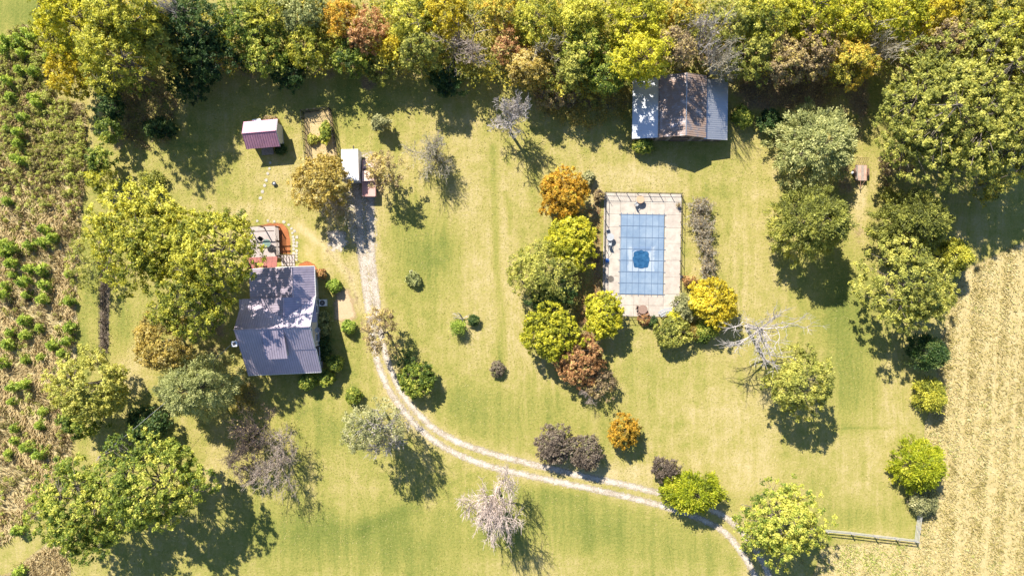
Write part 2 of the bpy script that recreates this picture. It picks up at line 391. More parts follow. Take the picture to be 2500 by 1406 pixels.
tag(sheet('dirt_patch', lambda X, Y: poly_sd(X, Y, DIRT), (800, 695, 885, 800), 3, .006, ragged('bare_sandy_dirt', [(.3, (.40, .27, .15)), (.6, (.52, .38, .24)), (.8, (.56, .43, .29))], 5, 1.5, .4, .3)), kind='structure')
MULCH = [(630, 552), (660, 545), (690, 546), (703, 560), (709, 590), (708, 620), (690, 620), (640, 600)]
mulch_m = ragged('orange_mulch', [(.3, (.18, .06, .025)), (.5, (.36, .13, .05)), (.7, (.48, .21, .09))], 9, .35, .1, .9)
tag(sheet('mulch_bed', lambda X, Y: poly_sd(X, Y, MULCH), (620, 535, 720, 630), 3, .006, mulch_m), kind='structure')
MULCH2 = [(727, 655), (732, 643), (750, 638), (768, 646), (776, 660), (740, 668)]
tag(sheet('mulch_bed', lambda X, Y: poly_sd(X, Y, MULCH2), (718, 630, 790, 676), 3, .006, mulch_m), kind='structure')
BED = [(244, 560), (264, 560), (268, 700), (264, 860), (244, 862), (246, 700)]
tag(sheet('soil_strip', lambda X, Y: poly_sd(X, Y, BED), (235, 550, 275, 870), 3, .006, ragged('dark_soil_strip', [(.3, (.10, .08, .06)), (.5, (.22, .175, .13)), (.75, (.36, .29, .21))], 5, 1.0, .2, .9)), kind='structure')
GARDEN = [(742, 274), (808, 268), (818, 340), (824, 392), (748, 396)]
tag(sheet('garden_plot', lambda X, Y: poly_sd(X, Y, GARDEN), (735, 262, 830, 402), 3, .006, ragged('straw_covered_soil', [(.3, (.28, .19, .08)), (.5, (.46, .34, .17)), (.7, (.58, .45, .26))], 6, .4, .15, .8)), kind='structure')

# ------------------------------------------------------------------ plants: generators
def leaf_mesh(name, C, Nn, size, tint, rng, aspect=.62, along=None):
    """one folded four-cornered leaf spray per point"""
    n = len(C)
    a = rng.normal(size=(n, 3)) if along is None else along + rng.normal(size=(n, 3)) * .25
    u = unit(a - (a * Nn).sum(1, keepdims=True) * Nn); v = np.cross(Nn, u)
    s = size[:, None]
    V = np.stack([C - u * s, C + u * s * .62 - v * s * aspect * 1.1, C + u * s * .62 + v * s * aspect * 1.1], 1).reshape(-1, 3)
    F = (np.arange(n) * 3)[:, None] + np.array([[0, 1, 2]])
    return np_mesh(name, V, F, tint)

def rand_dirs(rng, n, zmin=-1.0):
    z = rng.uniform(zmin, 1, n); t = rng.uniform(0, 2 * math.pi, n); r = np.sqrt(1 - z * z)
    return np.stack([r * np.cos(t), r * np.sin(t), z], 1)

def crown_points(rng, rx, ry, rz, lobes, clumps, zmin=-.35, lobe_r=.42, solid=False):
    """clump centres on the outer faces of a set of lobes that make up the crown"""
    if solid:
        d = rand_dirs(rng, clumps, zmin)
        ph = rng.uniform(0, 6.28, 6); w = rng.normal(size=(6, 3)) * 2.4
        irr = 1 + .17 * sum(np.sin(d @ w[i] + ph[i]) for i in range(3)) / 1.5
        f = 1.06 * (1 - .45 * rng.uniform(0, 1, clumps) ** 1.8) * irr
        return d * f[:, None] * np.array([rx, ry, rz])
    ns = int(clumps * .42); solid_pts = crown_points(rng, rx * .93, ry * .93, rz * .93, 0, ns, max(zmin, -.2), solid=True); clumps -= ns
    ld = rand_dirs(rng, lobes, zmin)
    lf = rng.uniform(.45, .72, lobes)
    lc = ld * lf[:, None]
    lr = lobe_r * rng.uniform(.7, 1.2, lobes)
    k = rng.choice(lobes, clumps, p=lr ** 2 / (lr ** 2).sum())
    d = unit(rand_dirs(rng, clumps, -.6) + ld[k] * .7 + np.array([0, 0, .3]))
    pts = lc[k] + d * (lr[k] * rng.uniform(.72, 1.0, clumps))[:, None]
    nt_ = max(4, int(clumps * .06)); tp = rand_dirs(rng, nt_, .86) * rng.uniform(.82, .98, (nt_, 1)) * np.array([rx, ry, rz]); pts = pts[nt_:]
    return np.vstack([pts * np.array([rx, ry, rz]), solid_pts, tp])

def limb_segs(rng, base, targets, n_limbs, r0, h_fork, top):
    """trunk, main limbs and branches out to the clumps"""
    A, B, RA, RB = [], [], [], []
    def seg(a, b, ra, rb): A.append(a); B.append(b); RA.append(ra); RB.append(rb)
    p = np.array(base, float); tr = [p]
    lean = rng.normal(size=3) * .05; lean[2] = 0
    nz = 5
    for i in range(nz):
        q = np.array([0, 0, top * (i + 1) / nz]) + lean * (i + 1) + rng.normal(size=3) * .06 * np.array([1, 1, 0])
        seg(tr[-1], q, r0 * (1 - .17 * i), r0 * (1 - .17 * (i + 1)) + .02); tr.append(q)
    targets = np.asarray(targets)
    ln = min(n_limbs, len(targets)); idx = rng.choice(len(targets), ln, replace=False)
    joints = []
    for j in idx:
        t = targets[j]
        zf = np.clip(rng.uniform(.3, .75) * t[2], h_fork, top * .95)
        s = np.array([0, 0, zf]) + lean * zf / top * nz
        m1 = s * .62 + t * .38 + rng.normal(size=3) * .12 * np.linalg.norm(t - s); m1[2] += .05 * np.linalg.norm(t - s)
        m2 = s * .25 + t * .75 + rng.normal(size=3) * .08 * np.linalg.norm(t - s)
        rr = r0 * rng.uniform(.22, .40)
        seg(s, m1, rr, rr * .7); seg(m1, m2, rr * .7, rr * .42); seg(m2, t, rr * .42, rr * .15)
        joints += [m1, m2]
    if joints:
        J = np.array(joints)
        for t in targets[::3]:
            s = J[np.argmin(((J - t) ** 2).sum(1) + rng.uniform(0, .6, len(J)))]
            m = (s + t) / 2 + rng.normal(size=3) * .1
            seg(s, m, r0 * .10 + .012, r0 * .07 + .01); seg(m, t, r0 * .07 + .01, .012)
    return A, B, RA, RB

def bare_segs(rng, h, rx, ry, levels=(7, 5, 5, 4), r0=.16, up=.35, spread=.75, fork=.22, lean=(0, 0), thin=.016):
    """leafless branching: returns segment arrays scaled into the wanted crown"""
    segs = []
    trunk_top = np.array([lean[0] * .4, lean[1] * .4, h * fork])
    segs.append((np.array([[0, 0, -.1]]), trunk_top[None], np.array([r0 * 1.15]), np.array([r0])))
    st = np.repeat(trunk_top[None], levels[0], 0); th = rng.uniform(0, .6) + np.arange(levels[0]) * 2 * math.pi / levels[0] + rng.normal(size=levels[0]) * .25
    el = rng.uniform(.25, 1.35, levels[0]); 
    dr = np.stack([np.cos(th) * np.cos(el), np.sin(th) * np.cos(el), np.sin(el)], 1)
    ln = np.full(levels[0], .52) * rng.uniform(.75, 1.2, levels[0]); rd = np.full(levels[0], r0 * .6)
    unitR = 1.0
    st = (st - trunk_top)         # grow in a unit space around the fork
    out = []
    for L, c in enumerate(levels):
        n = len(st); k = 3 if L < 3 else 2
        p = st; pts = [p]; d = dr
        for i in range(k):
            d = unit(d + rng.normal(size=(n, 3)) * .16 + np.array([0, 0, .05]))
            q = p + d * (ln / k)[:, None]; out.append((p, q, rd * (1 - .22 * i), rd * (1 - .22 * (i + 1)))); p = q; pts.append(p)
        if L == len(levels) - 1: break
        nc = levels[L + 1]; PT = np.stack(pts, 1)
        which = rng.integers(1, k + 1, (n, nc)); which[:, 0] = k
        st = PT[np.arange(n)[:, None], which].reshape(-1, 3)
        dp = np.repeat(d, nc, 0)
        dr = unit(dp + rng.normal(size=dp.shape) * spread + np.array([0, 0, up * .5]))
        ln = np.repeat(ln, nc) * rng.uniform(.45, .75, n * nc); rd = np.maximum(np.repeat(rd, nc) * .52, thin)
    A = np.concatenate([o[0] for o in out]); B = np.concatenate([o[1] for o in out])
    RA = np.concatenate([o[2] for o in out]); RB = np.concatenate([o[3] for o in out])
    ext = np.percentile(np.abs(B[:, 0]), 98), np.percentile(np.abs(B[:, 1]), 98), np.percentile(B[:, 2], 99)
    sc = np.array([rx / ext[0], ry / ext[1], h * (1 - fork) / ext[2]])
    def place(Q):
        Q = Q * sc; Q = Q + trunk_top
        w = np.clip(Q[:, 2:3] / h, 0, 1.1); Q[:, :2] += w * np.array([[lean[0], lean[1]]]); return Q
    A = place(A.copy()); B = place(B.copy())
    return (segs[0], (A, B, RA, RB), out)

SEED = [100]
def base_for(px, py, zc): return P(px, py, zc) * Vector((1, 1, 0))

def tree(name, px, py, r, h, pal, label, kind='broad', ry=None, cat='tree', group=None, dens=1.0, leaf=None, bark=None, tint=0.0, base=None, zmin=None, rzk=1.0):
    """a leafed tree or shrub whose crown shows at px,py with radius r (pixels) and stands h metres tall"""
    SEED[0] += 1; rng = np.random.default_rng(SEED[0])
    shrub = kind in ('round', 'shrub', 'seedling', 'grass')
    rz = h * (.52 if shrub else .42) * rzk
    if kind in ('broad', 'dense', 'sparse'): rz = min(rz, 1.15 * r / S)
    zc = h - rz
    k = 1 - zc / H
    rx = r / S * k; ryy = (ry if ry else r) / S * k
    b = P(px, py, zc); b.z = 0
    root = empty(name, b, 0, label, cat, group)
    R = math.sqrt(rx * ryy); area = 2 * math.pi * R * (R * .5 + rz * .5)
    bark = bark or BARK
    along = None; asp = .62
    if kind == 'broad':
        cr = .30; nc = int(np.clip(dens * 1.12 * area / .30, 40, 1700)); per = 36
        pts = crown_points(rng, rx, ryy, rz, int(np.clip(10 + R * 3.6, 12, 44)), nc, -.30 if zmin is None else zmin, np.clip(1.25 / R, .20, .40))
        ls = .138 if leaf is None else leaf; fl = .65
    elif kind == 'dense':
        cr = .24; nc = int(np.clip(dens * 2.0 * area / .22, 60, 1100)); per = 28
        pts = crown_points(rng, rx * 1.03, ryy * 1.03, rz, 26, nc, -.45 if zmin is None else zmin, .38)
        ls = .14 if leaf is None else leaf; fl = .7
    elif kind == 'sparse':
        cr = .30; nc = int(np.clip(dens * .55 * area / .30, 24, 600)); per = 26
        pts = crown_points(rng, rx, ryy, rz, 10, nc, -.3, .5)
        ls = .12 if leaf is None else leaf; fl = .75
    elif kind == 'cedar':
        cr = .42; nc = int(np.clip(dens * 1.5 * area / .42, 40, 440)); per = 58
        u = rng.uniform(0, 1, nc) ** .8; th = rng.uniform(0, 2 * math.pi, nc)
        prof = np.sqrt(np.clip(1 - (u * .98) ** 1.7, 0, 1)); bump = 1 + .16 * np.sin(th * 5 + rng.uniform(0, 6)) * np.sin(u * 9 + rng.uniform(0, 6)) + .08 * np.sin(th * 11 + u * 14)
        rr = prof * bump * rng.uniform(.66, 1.0, nc)
        pts = np.stack([np.cos(th) * rr * rx, np.sin(th) * rr * ryy, (u * 2 - 1) * rz], 1)
        ls = .20 if leaf is None else leaf; fl = .6; asp = .28
    elif kind in ('round', 'shrub'):
        cr = .16 if kind == 'round' else np.clip(R * .2, .16, .34); nc = int(np.clip(dens * 2.0 * area / (cr * cr * 2.2), 24, 300)); per = 26 if kind == 'round' else 30
        pts = crown_points(rng, rx, ryy, rz, 12, nc, -.7, .5, solid=(kind == 'round'))
        ls = (.085 if kind == 'round' else .12) if leaf is None else leaf; fl = .9
    elif kind in ('seedling', 'grass'):
        cr = .16; nc = int(30 * dens); per = 18
        u = rng.uniform(0, 1, nc); th = rng.uniform(0, 2 * math.pi, nc); rr = (1 - u * .75) * rng.uniform(.35, 1, nc)
        pts = np.stack([np.cos(th) * rr * rx, np.sin(th) * rr * ryy, (u * 2 - 1) * rz], 1); ls = .17 if leaf is None else leaf; fl = .8; asp = .2
    pts = pts + np.array([0, 0, zc])
    pts[:, 2] = np.maximum(pts[:, 2], .12)
    n = nc * per; ci = np.repeat(np.arange(nc), per)
    off = rng.normal(size=(n, 3)) * .56; off[:, 2] *= fl
    C = pts[ci] + off * cr
    C[:, 2] = np.maximum(C[:, 2], .04)
    outw = unit(C - np.array([0, 0, zc * .8]))
    nrm = unit(outw * .42 + np.array([0, 0, .50]) + off * .40 + rng.normal(size=(n, 3)) * .62)
    if kind in ('cedar', 'seedling', 'grass'):
        along = unit(outw * np.array([1, 1, .35]) + np.array([0, 0, .25]))
        nrm = unit(np.array([0, 0, .7]) + rng.normal(size=(n, 3)) * .6)
    ct = rng.normal(size=nc) * .20
    g = pts / max(R, .1); w3 = rng.normal(size=(3, 3)) * 2.2
    ct += .12 * np.sin(g @ w3[0] + 1) + .10 * np.sin(g @ w3[1])
    t = np.clip(.50 + tint + ct[ci] + rng.normal(size=n) * .16, 0, 1)
    me = leaf_mesh('crown', C, nrm, ls * rng.uniform(.7, 1.3, n), t, rng, asp, along)
    co = link_mesh('crown', me, root, LEAF[pal])
    if shrub:
        A, B, RA, RB = limb_segs(rng, (0, 0, -.05), pts[rng.choice(len(pts), min(8, len(pts)), replace=False)], 4, .04, .05, h * .5)
        tm = tubes('trunk', A, B, np.array(RA) * .8, np.array(RB) * .8, 4)
    else:
        r0 = .035 * R + .018 * h
        A, B, RA, RB = limb_segs(rng, (0, 0, -.1), pts, int(8 + R * 2), r0, h * .18, h - rz * .45)
        tm = tubes('trunk', A, B, np.array(RA) * .8, np.array(RB) * .8, 3)
    link_mesh('trunk', tm, root, bark)
    return root

def bare_tree(name, px, py, r, h, bark, label, ry=None, levels=(7, 6, 5, 5), cat='tree', group=None, lean=(0, 0), spread=.75, up=.35, fork=.22, r0=None, thin=.018, leaves=None, nleaf=0, zk=.62):
    SEED[0] += 1; rng = np.random.default_rng(SEED[0])
    zc = h * zk; k = 1 - zc / H
    rx = r / S * k; ryy = (ry if ry else r) / S * k
    b = P(px, py, zc); b.z = 0; b.x -= lean[0] * zk; b.y -= lean[1] * zk
    root = empty(name, b, 0, label, cat, group)
    r0 = r0 or (.05 + .016 * h)
    tr, (A, B, RA, RB), out = bare_segs(rng, h, rx, ryy, levels, r0, up, spread, fork, lean, thin)
    n1 = sum(len(o[0]) for o in out[:3])
    link_mesh('trunk', tubes('trunk', np.vstack([tr[0], A[:n1]]), np.vstack([tr[1], B[:n1]]), np.concatenate([tr[2], RA[:n1]]), np.concatenate([tr[3], RB[:n1]]), 6), root, bark)
    link_mesh('crown', tubes('crown', A[n1:], B[n1:], RA[n1:], RB[n1:], 3), root, bark)
    if leaves:
        idx = rng.integers(n1, len(B), nleaf); C = B[idx] + rng.normal(size=(nleaf, 3)) * .12
        nn = unit(rng.normal(size=(nleaf, 3)) + np.array([0, 0, .8]))
        link_mesh('leaves', leaf_mesh('leaves', C, nn, .13 * rng.uniform(.6, 1.3, nleaf), np.clip(.5 + rng.normal(size=nleaf) * .25, 0, 1), rng), root, LEAF[leaves])
    return root

# ------------------------------------------------------------------ plants: trees around the house and lawn
T = tree
T('broadleaf_tree', 362, 585, 145, 13.5, 'yg', 'large yellow-green tree left of the house, reaching over the mown strip', ry=128, tint=.06, dens=1.4, rzk=.75)
T('broadleaf_tree', 520, 610, 122, 15.5, 'yg', 'large yellow-green tree overhanging the house roof and the deck', ry=115, tint=.0, rzk=.62, dens=1.0)
T('broadleaf_tree', 470, 742, 92, 14, 'yg', 'green tree just left of the house between the big yellow-green tree and an orange one', tint=-.14, rzk=.55)
T('broadleaf_tree', 402, 835, 76, 8.5, 'gold', 'orange-tan autumn tree left of the house front', ry=72)
T('broadleaf_tree', 222, 940, 100, 9, 'olive', 'olive and yellow tree beside the weedy field, below the dark fence line', ry=92, tint=.18)
T('broadleaf_tree', 212, 1020, 62, 6, 'green', 'dark green tree at the edge of the seedling field, under the olive tree', tint=-.15, ry=56)
T('willow_tree', 478, 945, 108, 9, 'sage', 'grey-green feathery tree at the front left corner of the house', kind='cedar', ry=84, leaf=.17, tint=.1)
T('evergreen_shrub', 362, 1038, 48, 4, 'dark', 'dark evergreen bush below the grey-green tree by the house', kind='dense', cat='shrub')
T('broadleaf_tree', 205, 1235, 130, 11, 'green', 'large leafy green tree in the bottom left, left half of the pair', ry=125, tint=.12, leaf=.145)
T('broadleaf_tree', 378, 1180, 132, 13, 'green', 'large leafy green tree in the bottom left, right half of the pair', ry=120, tint=.10, leaf=.145)
bare_tree('bare_tree', 668, 1120, 62, 6.5, BARK_PINK, 'leafless brown-pink tree below the house, right one of the clump', ry=82, levels=(8, 6, 5, 6), r0=.14, leaves='purple', nleaf=700)
bare_tree('bare_tree', 600, 1075, 66, 7, BARK_DARK, 'leafless dark grey tree below the house, in the shade of the clump', ry=75, levels=(8, 6, 5, 6), leaves='brown', nleaf=500)
T('flowering_shrub', 602, 1140, 40, 3.6, 'purple', 'purplish brown bush at the left of the leafless clump below the house', kind='sparse', cat='shrub', dens=1.6, tint=.1)
T('silver_tree', 915, 1030, 74, 11.5, 'silver', 'pale silver-yellow half bare tree standing beside the curve of the driveway', kind='sparse', ry=62, dens=1.15, bark=BARK_PALE, tint=.1)
bare_tree('bare_tree', 930, 1058, 62, 9.5, BARK_PALE, 'pale leafless tree growing into the silver tree at the driveway curve', ry=46, levels=(8, 6, 6, 6), thin=.028)
bare_tree('bare_tree', 1205, 1232, 74, 10, BARK_WARM, 'pale leafless tree alone on the front lawn below the driveway', ry=88, levels=(9, 7, 6, 8), thin=.026, lean=(-.6, -.6))
T('sparse_tree', 932, 815, 48, 7, 'brown', 'thin olive-brown tree standing over the driveway right of the house', kind='sparse', ry=58, dens=1.3, tint=.15)
T('holly_shrub', 1016, 925, 46, 3.2, 'green', 'dense green bush right of the driveway where it starts to curve', kind='dense', ry=44, cat='shrub', tint=-.08)
T('sparse_shrub', 990, 878, 26, 2.5, 'dark', 'dark sparse bush in the shade beside the driveway above the dense green one', kind='sparse', cat='shrub', dens=1.3)
T('broadleaf_tree', 785, 448, 66, 6.8, 'gold', 'golden tan tree left of the white box trailer', ry=72, kind='sparse', dens=2.2, leaf=.15, tint=.1)
bare_tree('bare_shrub', 815, 505, 48, 4, BARK_TAN, 'greyish leafless bush at the foot of the golden tree by the gravel lot', levels=(9, 6, 5, 4), leaves='brown', nleaf=600, fork=.1, cat='shrub')
T('sparse_tree', 942, 425, 48, 6.5, 'brown', 'thin grey-tan tree right of the parked pickup', kind='sparse', ry=50, dens=1.7, tint=.2, bark=BARK_TAN)
bare_tree('bare_tree', 1058, 368, 58, 5.6, BARK_TAN, 'round leafless grey tree on the lawn right of the white trailer', levels=(11, 7, 6, 5), fork=.12, spread=.6, thin=.02, leaves='olive', nleaf=350)
bare_tree('dead_tree', 1248, 292, 48, 8, BARK_PALE, 'dead pale grey tree leaning at the edge of the wood, left of the barn', ry=42, levels=(7, 6, 6, 6), thin=.032, lean=(.2, .9), fork=.4)
T('young_tree', 932, 303, 20, 2.9, 'silver', 'small pale green young tree on the lawn above the white trailer', kind='shrub', ry=17, dens=.8)
T('ring_shrub', 371, 442, 29, 1.6, 'olive', 'low pale green bush on the lawn above the big yellow-green tree', kind='shrub', ry=26, cat='shrub', tint=.1, dens=.9)
T('evergreen_shrub', 390, 312, 42, 2.2, 'dark', 'dark evergreen bush in tree shade left of the red shed', kind='dense', ry=24, cat='shrub')
for y, rr, hh, pl, lb in [(215, 34, 5, 'olive', 'olive hedge bush at the top of the mown strip, below the yellow tree'), (262, 36, 5, 'dark', 'dark green hedge bush, second from the yellow tree along the mown strip'),
                          (318, 34, 4.5, 'green', 'mid green hedge bush in the middle of the row along the mown strip'), (392, 36, 4.5, 'green', 'light green hedge bush nearest the house along the mown strip'), (440, 34, 4, 'yg', 'yellow-green hedge bush touching the big tree at the mown strip')]:
    T('hedge_shrub', 268 if y < 350 else 250, y, rr, hh, pl, lb, kind='broad', cat='shrub', ry=rr * 1.05, group='hedge bushes along the mown strip')
T('sparse_tree', 212, 640, 40, 4.5, 'olive', 'thin see-through green and tan tree on the mown strip left of the big tree', kind='sparse', ry=72, dens=.9, tint=.1)

# around the pool
T('maple_tree', 1378, 470, 58, 5.2, 'orange', 'round orange autumn tree at the upper left of the pool', kind='dense')
T('maple_tree', 1392, 588, 64, 5.6, 'bright', 'round bright yellow-green tree left of the pool, below the orange one', kind='dense')
T('olive_tree', 1328, 668, 92, 6.5, 'olive', 'wide olive-grey tree left of the pool', kind='sparse', ry=66, dens=2.3, tint=.15)
T('evergreen_tree', 1345, 725, 62, 4.2, 'dark', 'dark evergreen under the olive-grey tree left of the pool', kind='broad', ry=38)
T('maple_tree', 1348, 810, 72, 5.8, 'bright', 'broad yellow-green tree lower left of the pool, largest of the yellow row', kind='dense', ry=64, tint=-.06)
T('maple_tree', 1472, 765, 46, 4.8, 'bright', 'yellow tree covering the lower left corner of the pool deck', kind='dense', ry=60, tint=.06)
T('rust_tree', 1420, 880, 56, 4.6, 'rust', 'reddish brown round tree below the yellow trees by the pool', kind='dense', tint=.05)
T('rust_shrub', 1468, 940, 40, 3.2, 'brown', 'brown half bare bush below the reddish round tree', kind='sparse', cat='shrub', dens=1.6)
bare_tree('bare_shrub', 1440, 950, 34, 2.8, BARK_PINK, 'purplish grey leafless bush left of the brown one below the pool trees', levels=(8, 6, 5, 4), fork=.1, cat='shrub')
T('maple_tree', 1735, 738, 56, 5.0, 'yellow', 'round golden yellow tree at the lower right corner of the pool', kind='dense')
T('broadleaf_shrub', 1640, 810, 38, 3.0, 'olive', 'olive green bush below the pool deck, right of the small dark bush', kind='dense', cat='shrub', tint=.12)
T('lime_shrub', 1648, 778, 22, 1.8, 'bright', 'small lime green bush at the bottom edge of the pool deck', kind='shrub', cat='shrub', tint=.05)
T('pale_shrub', 1672, 752, 26, 2.4, 'silver', 'pale silver-green bush between the pool deck and the golden yellow tree', kind='shrub', cat='shrub', ry=30)
T('tan_grass_clump', 1694, 812, 28, 1.7, 'gold', 'clump of tan ornamental grass below the golden yellow tree', kind='grass', cat='grass clump', dens=3, leaf=.3)
T('broadleaf_shrub', 1728, 808, 30, 2.2, 'green', 'green bush in the shade under the golden yellow tree', kind='shrub', cat='shrub')
T('round_shrub', 1594, 786, 10, 1.0, 'dark', 'tiny dark green bush just below the pool fence', kind='round', cat='shrub')
T('rust_shrub', 1574, 779, 14, .9, 'rust', 'small orange-brown plant at the pool fence below the brown table', kind='shrub', cat='shrub')
for x, y, r1, r2, lb in [(1710, 502, 30, 32, 'topmost of the dried tan bushes right of the pool fence'), (1716, 552, 30, 28, 'second from the top of the dried tan bushes right of the pool fence'),
                         (1726, 604, 24, 28, 'third from the top of the dried tan bushes right of the pool fence'), (1729, 652, 18, 28, 'lowest and narrowest of the dried tan bushes right of the pool fence')]:
    bare_tree('dried_bush', x, y, r1, 2.2, BARK_TAN, lb, ry=r2, levels=(12, 6, 5, 4), fork=.06, cat='shrub', group='dried bushes beside the pool', leaves='brown', nleaf=500, thin=.02)
T('rust_shrub', 1685, 690, 18, 1.2, 'rust', 'low reddish brown plant above the golden yellow tree at the pool fence', kind='sparse', cat='shrub', dens=2)
T('grey_shrub', 1436, 436, 16, 1.5, 'silver', 'small pale grey bush right of the orange tree by the pool', kind='shrub', cat='shrub', dens=.6)
T('rust_shrub', 1462, 478, 12, 1.2, 'brown', 'small brown bush at the upper left corner of the pool fence', kind='shrub', cat='shrub')

# right side
T('cedar_tree', 1998, 352, 108, 8, 'sage', 'wide feathery grey-green cedar left of the utility trailer', kind='cedar', ry=102, tint=.14, dens=1.1)
T('cedar_tree', 1985, 545, 104, 10, 'olive', 'tall olive cedar below the feathery grey-green one, with a dark right side', kind='cedar', ry=92, tint=.06)
T('cedar_tree', 2235, 540, 92, 9, 'olive', 'dark olive cedar right of the path below the utility trailer', kind='cedar', ry=84, tint=-.04)
T('broadleaf_tree', 2215, 695, 122, 10.5, 'olive', 'wide leafy olive tree at the edge of the crop field', ry=112, tint=.18)
T('broadleaf_tree', 2318, 270, 195, 14.5, 'olive', 'very large spreading olive-green tree at the right edge of the wood', ry=178, tint=.22, leaf=.15, dens=1.0)
T('broadleaf_tree', 2455, 330, 120, 13, 'olive', 'large olive tree cut by the right picture edge beside the spreading one', ry=130, tint=.2)
T('evergreen_tree', 2270, 862, 40, 5.5, 'dark', 'dark narrow evergreen in the shade at the crop field edge', kind='cedar', ry=46)
T('cedar_tree', 2274, 966, 38, 3.8, 'yg', 'small yellow-green cedar at the crop field edge below the dark evergreen', kind='cedar', ry=42, tint=.05)
T('cedar_tree', 2250, 1138, 66, 5.5, 'cedar', 'bright yellow-green cedar at the corner of the board fence', kind='cedar', ry=66)
T('sage_shrub', 2252, 1222, 34, 2.4, 'silver', 'low grey-green bush at the end of the board fence', kind='shrub', ry=30, cat='shrub')
bare_tree('bare_shrub', 2245, 1208, 26, 2.0, BARK_DARK, 'dark leafless bush between the bright cedar and the grey-green one', levels=(8, 5, 4, 3), fork=.1, cat='shrub')
T('maple_tree', 1904, 1270, 102, 9.5, 'green', 'large maple turning orange at the bottom right beside the driveway', ry=104, tint=.27, leaf=.145)
T('cedar_tree', 1692, 1203, 82, 5.0, 'cedar', 'bright yellow cedar standing over the driveway', kind='cedar', ry=56, tint=.08)
T('smoke_shrub', 1624, 1142, 33, 2.6, 'purple', 'small purple-brown bush above the bright yellow cedar', kind='dense', leaf=.12, ry=28, cat='shrub')
T('smoke_shrub', 1351, 1084, 43, 3.4, 'purple', 'left and larger of two purple-brown round bushes above the driveway', kind='dense', leaf=.12, ry=50, cat='shrub', dens=1.2)
T('smoke_shrub', 1428, 1104, 40, 3.2, 'purple', 'right of two purple-brown round bushes above the driveway', kind='dense', leaf=.12, ry=44, cat='shrub', dens=1.2)
T('orange_tree', 1524, 1054, 38, 3.8, 'orange', 'small round orange and yellow tree on the lawn above the driveway', kind='dense', ry=36, tint=.05)
bare_tree('dead_tree', 1872, 806, 100, 10, BARK_PALE, 'big dead silver-grey tree with long bare limbs right of the pool', ry=88, levels=(11, 4, 4, 4), r0=.22, thin=.022, spread=.5, up=.1, fork=.5, zk=.75)
T('broadleaf_tree', 1950, 930, 96, 9.5, 'olive', 'olive tree half hidden by the dead grey one, with a long shadow on the lawn', ry=80, dens=.85, tint=.12)
T('grey_shrub', 1215, 900, 15, 1.3, 'purple', 'small pinkish grey bush alone on the middle lawn', kind='round', ry=19, cat='shrub', tint=.2)
T('evergreen_shrub', 1118, 800, 17, 1.9, 'pine', 'small bright green evergreen beside the white driftwood', kind='cedar', cat='shrub', leaf=.12, dens=1)
T('round_shrub', 1156, 783, 12, 1.2, 'dark', 'tiny dark round bush right of the white driftwood', kind='round', cat='shrub')
T('sage_shrub', 1010, 682, 16, 1.0, 'sage', 'small grey-green plant among stones on the lawn right of the driveway', kind='shrub', cat='shrub', dens=.7)

# clipped bushes round the house
for x, y, r, lb in [(751, 927, 19, 'leftmost clipped round bush below the house front'), (797, 921, 18, 'clipped round bush at the lower right corner of the house'), (820, 887, 18, 'clipped round bush right of the house porch'),
                    (861, 966, 17, 'clipped dark round bush farthest from the house, next to the silver tree'), (850, 797, 15, 'clipped bush below the bare dirt patch'), (817, 699, 15, 'clipped bush above the bare dirt patch')]:
    T('clipped_bush', x, y, r, 2.3 if y in (927, 921, 887) else 1.7, 'green' if y > 850 else 'pine', lb, kind='round', cat='shrub', group='clipped bushes round the house', tint=.05, dens=1.3)
T('foundation_plant', 792, 790, 16, 1.1, 'sage', 'grey-green plant in shade against the right wall of the house', kind='shrub', cat='shrub', ry=30)
T('foundation_plant', 795, 850, 14, 1.2, 'dark', 'dark green plant in shade against the right wall by the porch', kind='shrub', cat='shrub', ry=28)
T('foundation_plant', 786, 668, 9, 1.3, 'rust', 'small reddish plant at the back right corner of the house', kind='shrub', cat='shrub')
T('garden_plant', 796, 325, 13, 1.3, 'green', 'large green vegetable plant inside the fenced garden', kind='shrub', cat='plant', ry=24, tint=.1)
T('garden_plant', 764, 340, 12, .7, 'olive', 'low yellowish plant inside the fenced garden', kind='shrub', cat='plant', ry=12, tint=.2)
T('shed_shrub', 660, 296, 22, 1.0, 'brown', 'brown low bush behind the red shed', kind='shrub', cat='shrub', ry=10)
T('shed_shrub', 686, 366, 12, 1.0, 'dark', 'dark bush in shade at the front right of the red shed', kind='shrub', cat='shrub')
T('barn_shrub', 1572, 356, 26, 2.0, 'green', 'green bush at the lower left corner of the barn', kind='shrub', cat='shrub', ry=18, tint=.1)
T('barn_shrub', 1812, 285, 20, 2.2, 'green', 'green bush right of the barn wall', kind='shrub', cat='shrub', ry=26)
T('barn_shrub', 1880, 300, 30, 2.5, 'dark', 'dark bush between the barn and the feathery cedar', kind='dense', cat='shrub', ry=28)
T('understorey_shrub', 1445, 215, 46, 4, 'mixed', 'tan and olive bush at the wood edge left of the barn', kind='sparse', cat='shrub', dens=1.3)
T('understorey_shrub', 1360, 225, 46, 4.5, 'brown', 'brown thin bush at the wood edge right of the dead leaning tree', kind='sparse', cat='shrub', dens=1.3)
T('understorey_shrub', 1095, 190, 46, 4, 'dark', 'dark bush at the wood edge above the round leafless tree', kind='broad', cat='shrub')
T('understorey_shrub', 700, 175, 50, 4.5, 'dark', 'dark bush at the wood edge above the fenced garden', kind='broad', cat='shrub')
T('understorey_shrub', 470, 190, 60, 5, 'dark', 'dark shaded bush under the tall trees above the red shed', kind='broad', cat='shrub')
T('understorey_shrub', 2180, 420, 44, 3.5, 'brown', 'brown bush under the spreading tree right of the utility trailer', kind='sparse', cat='shrub', dens=1.3)
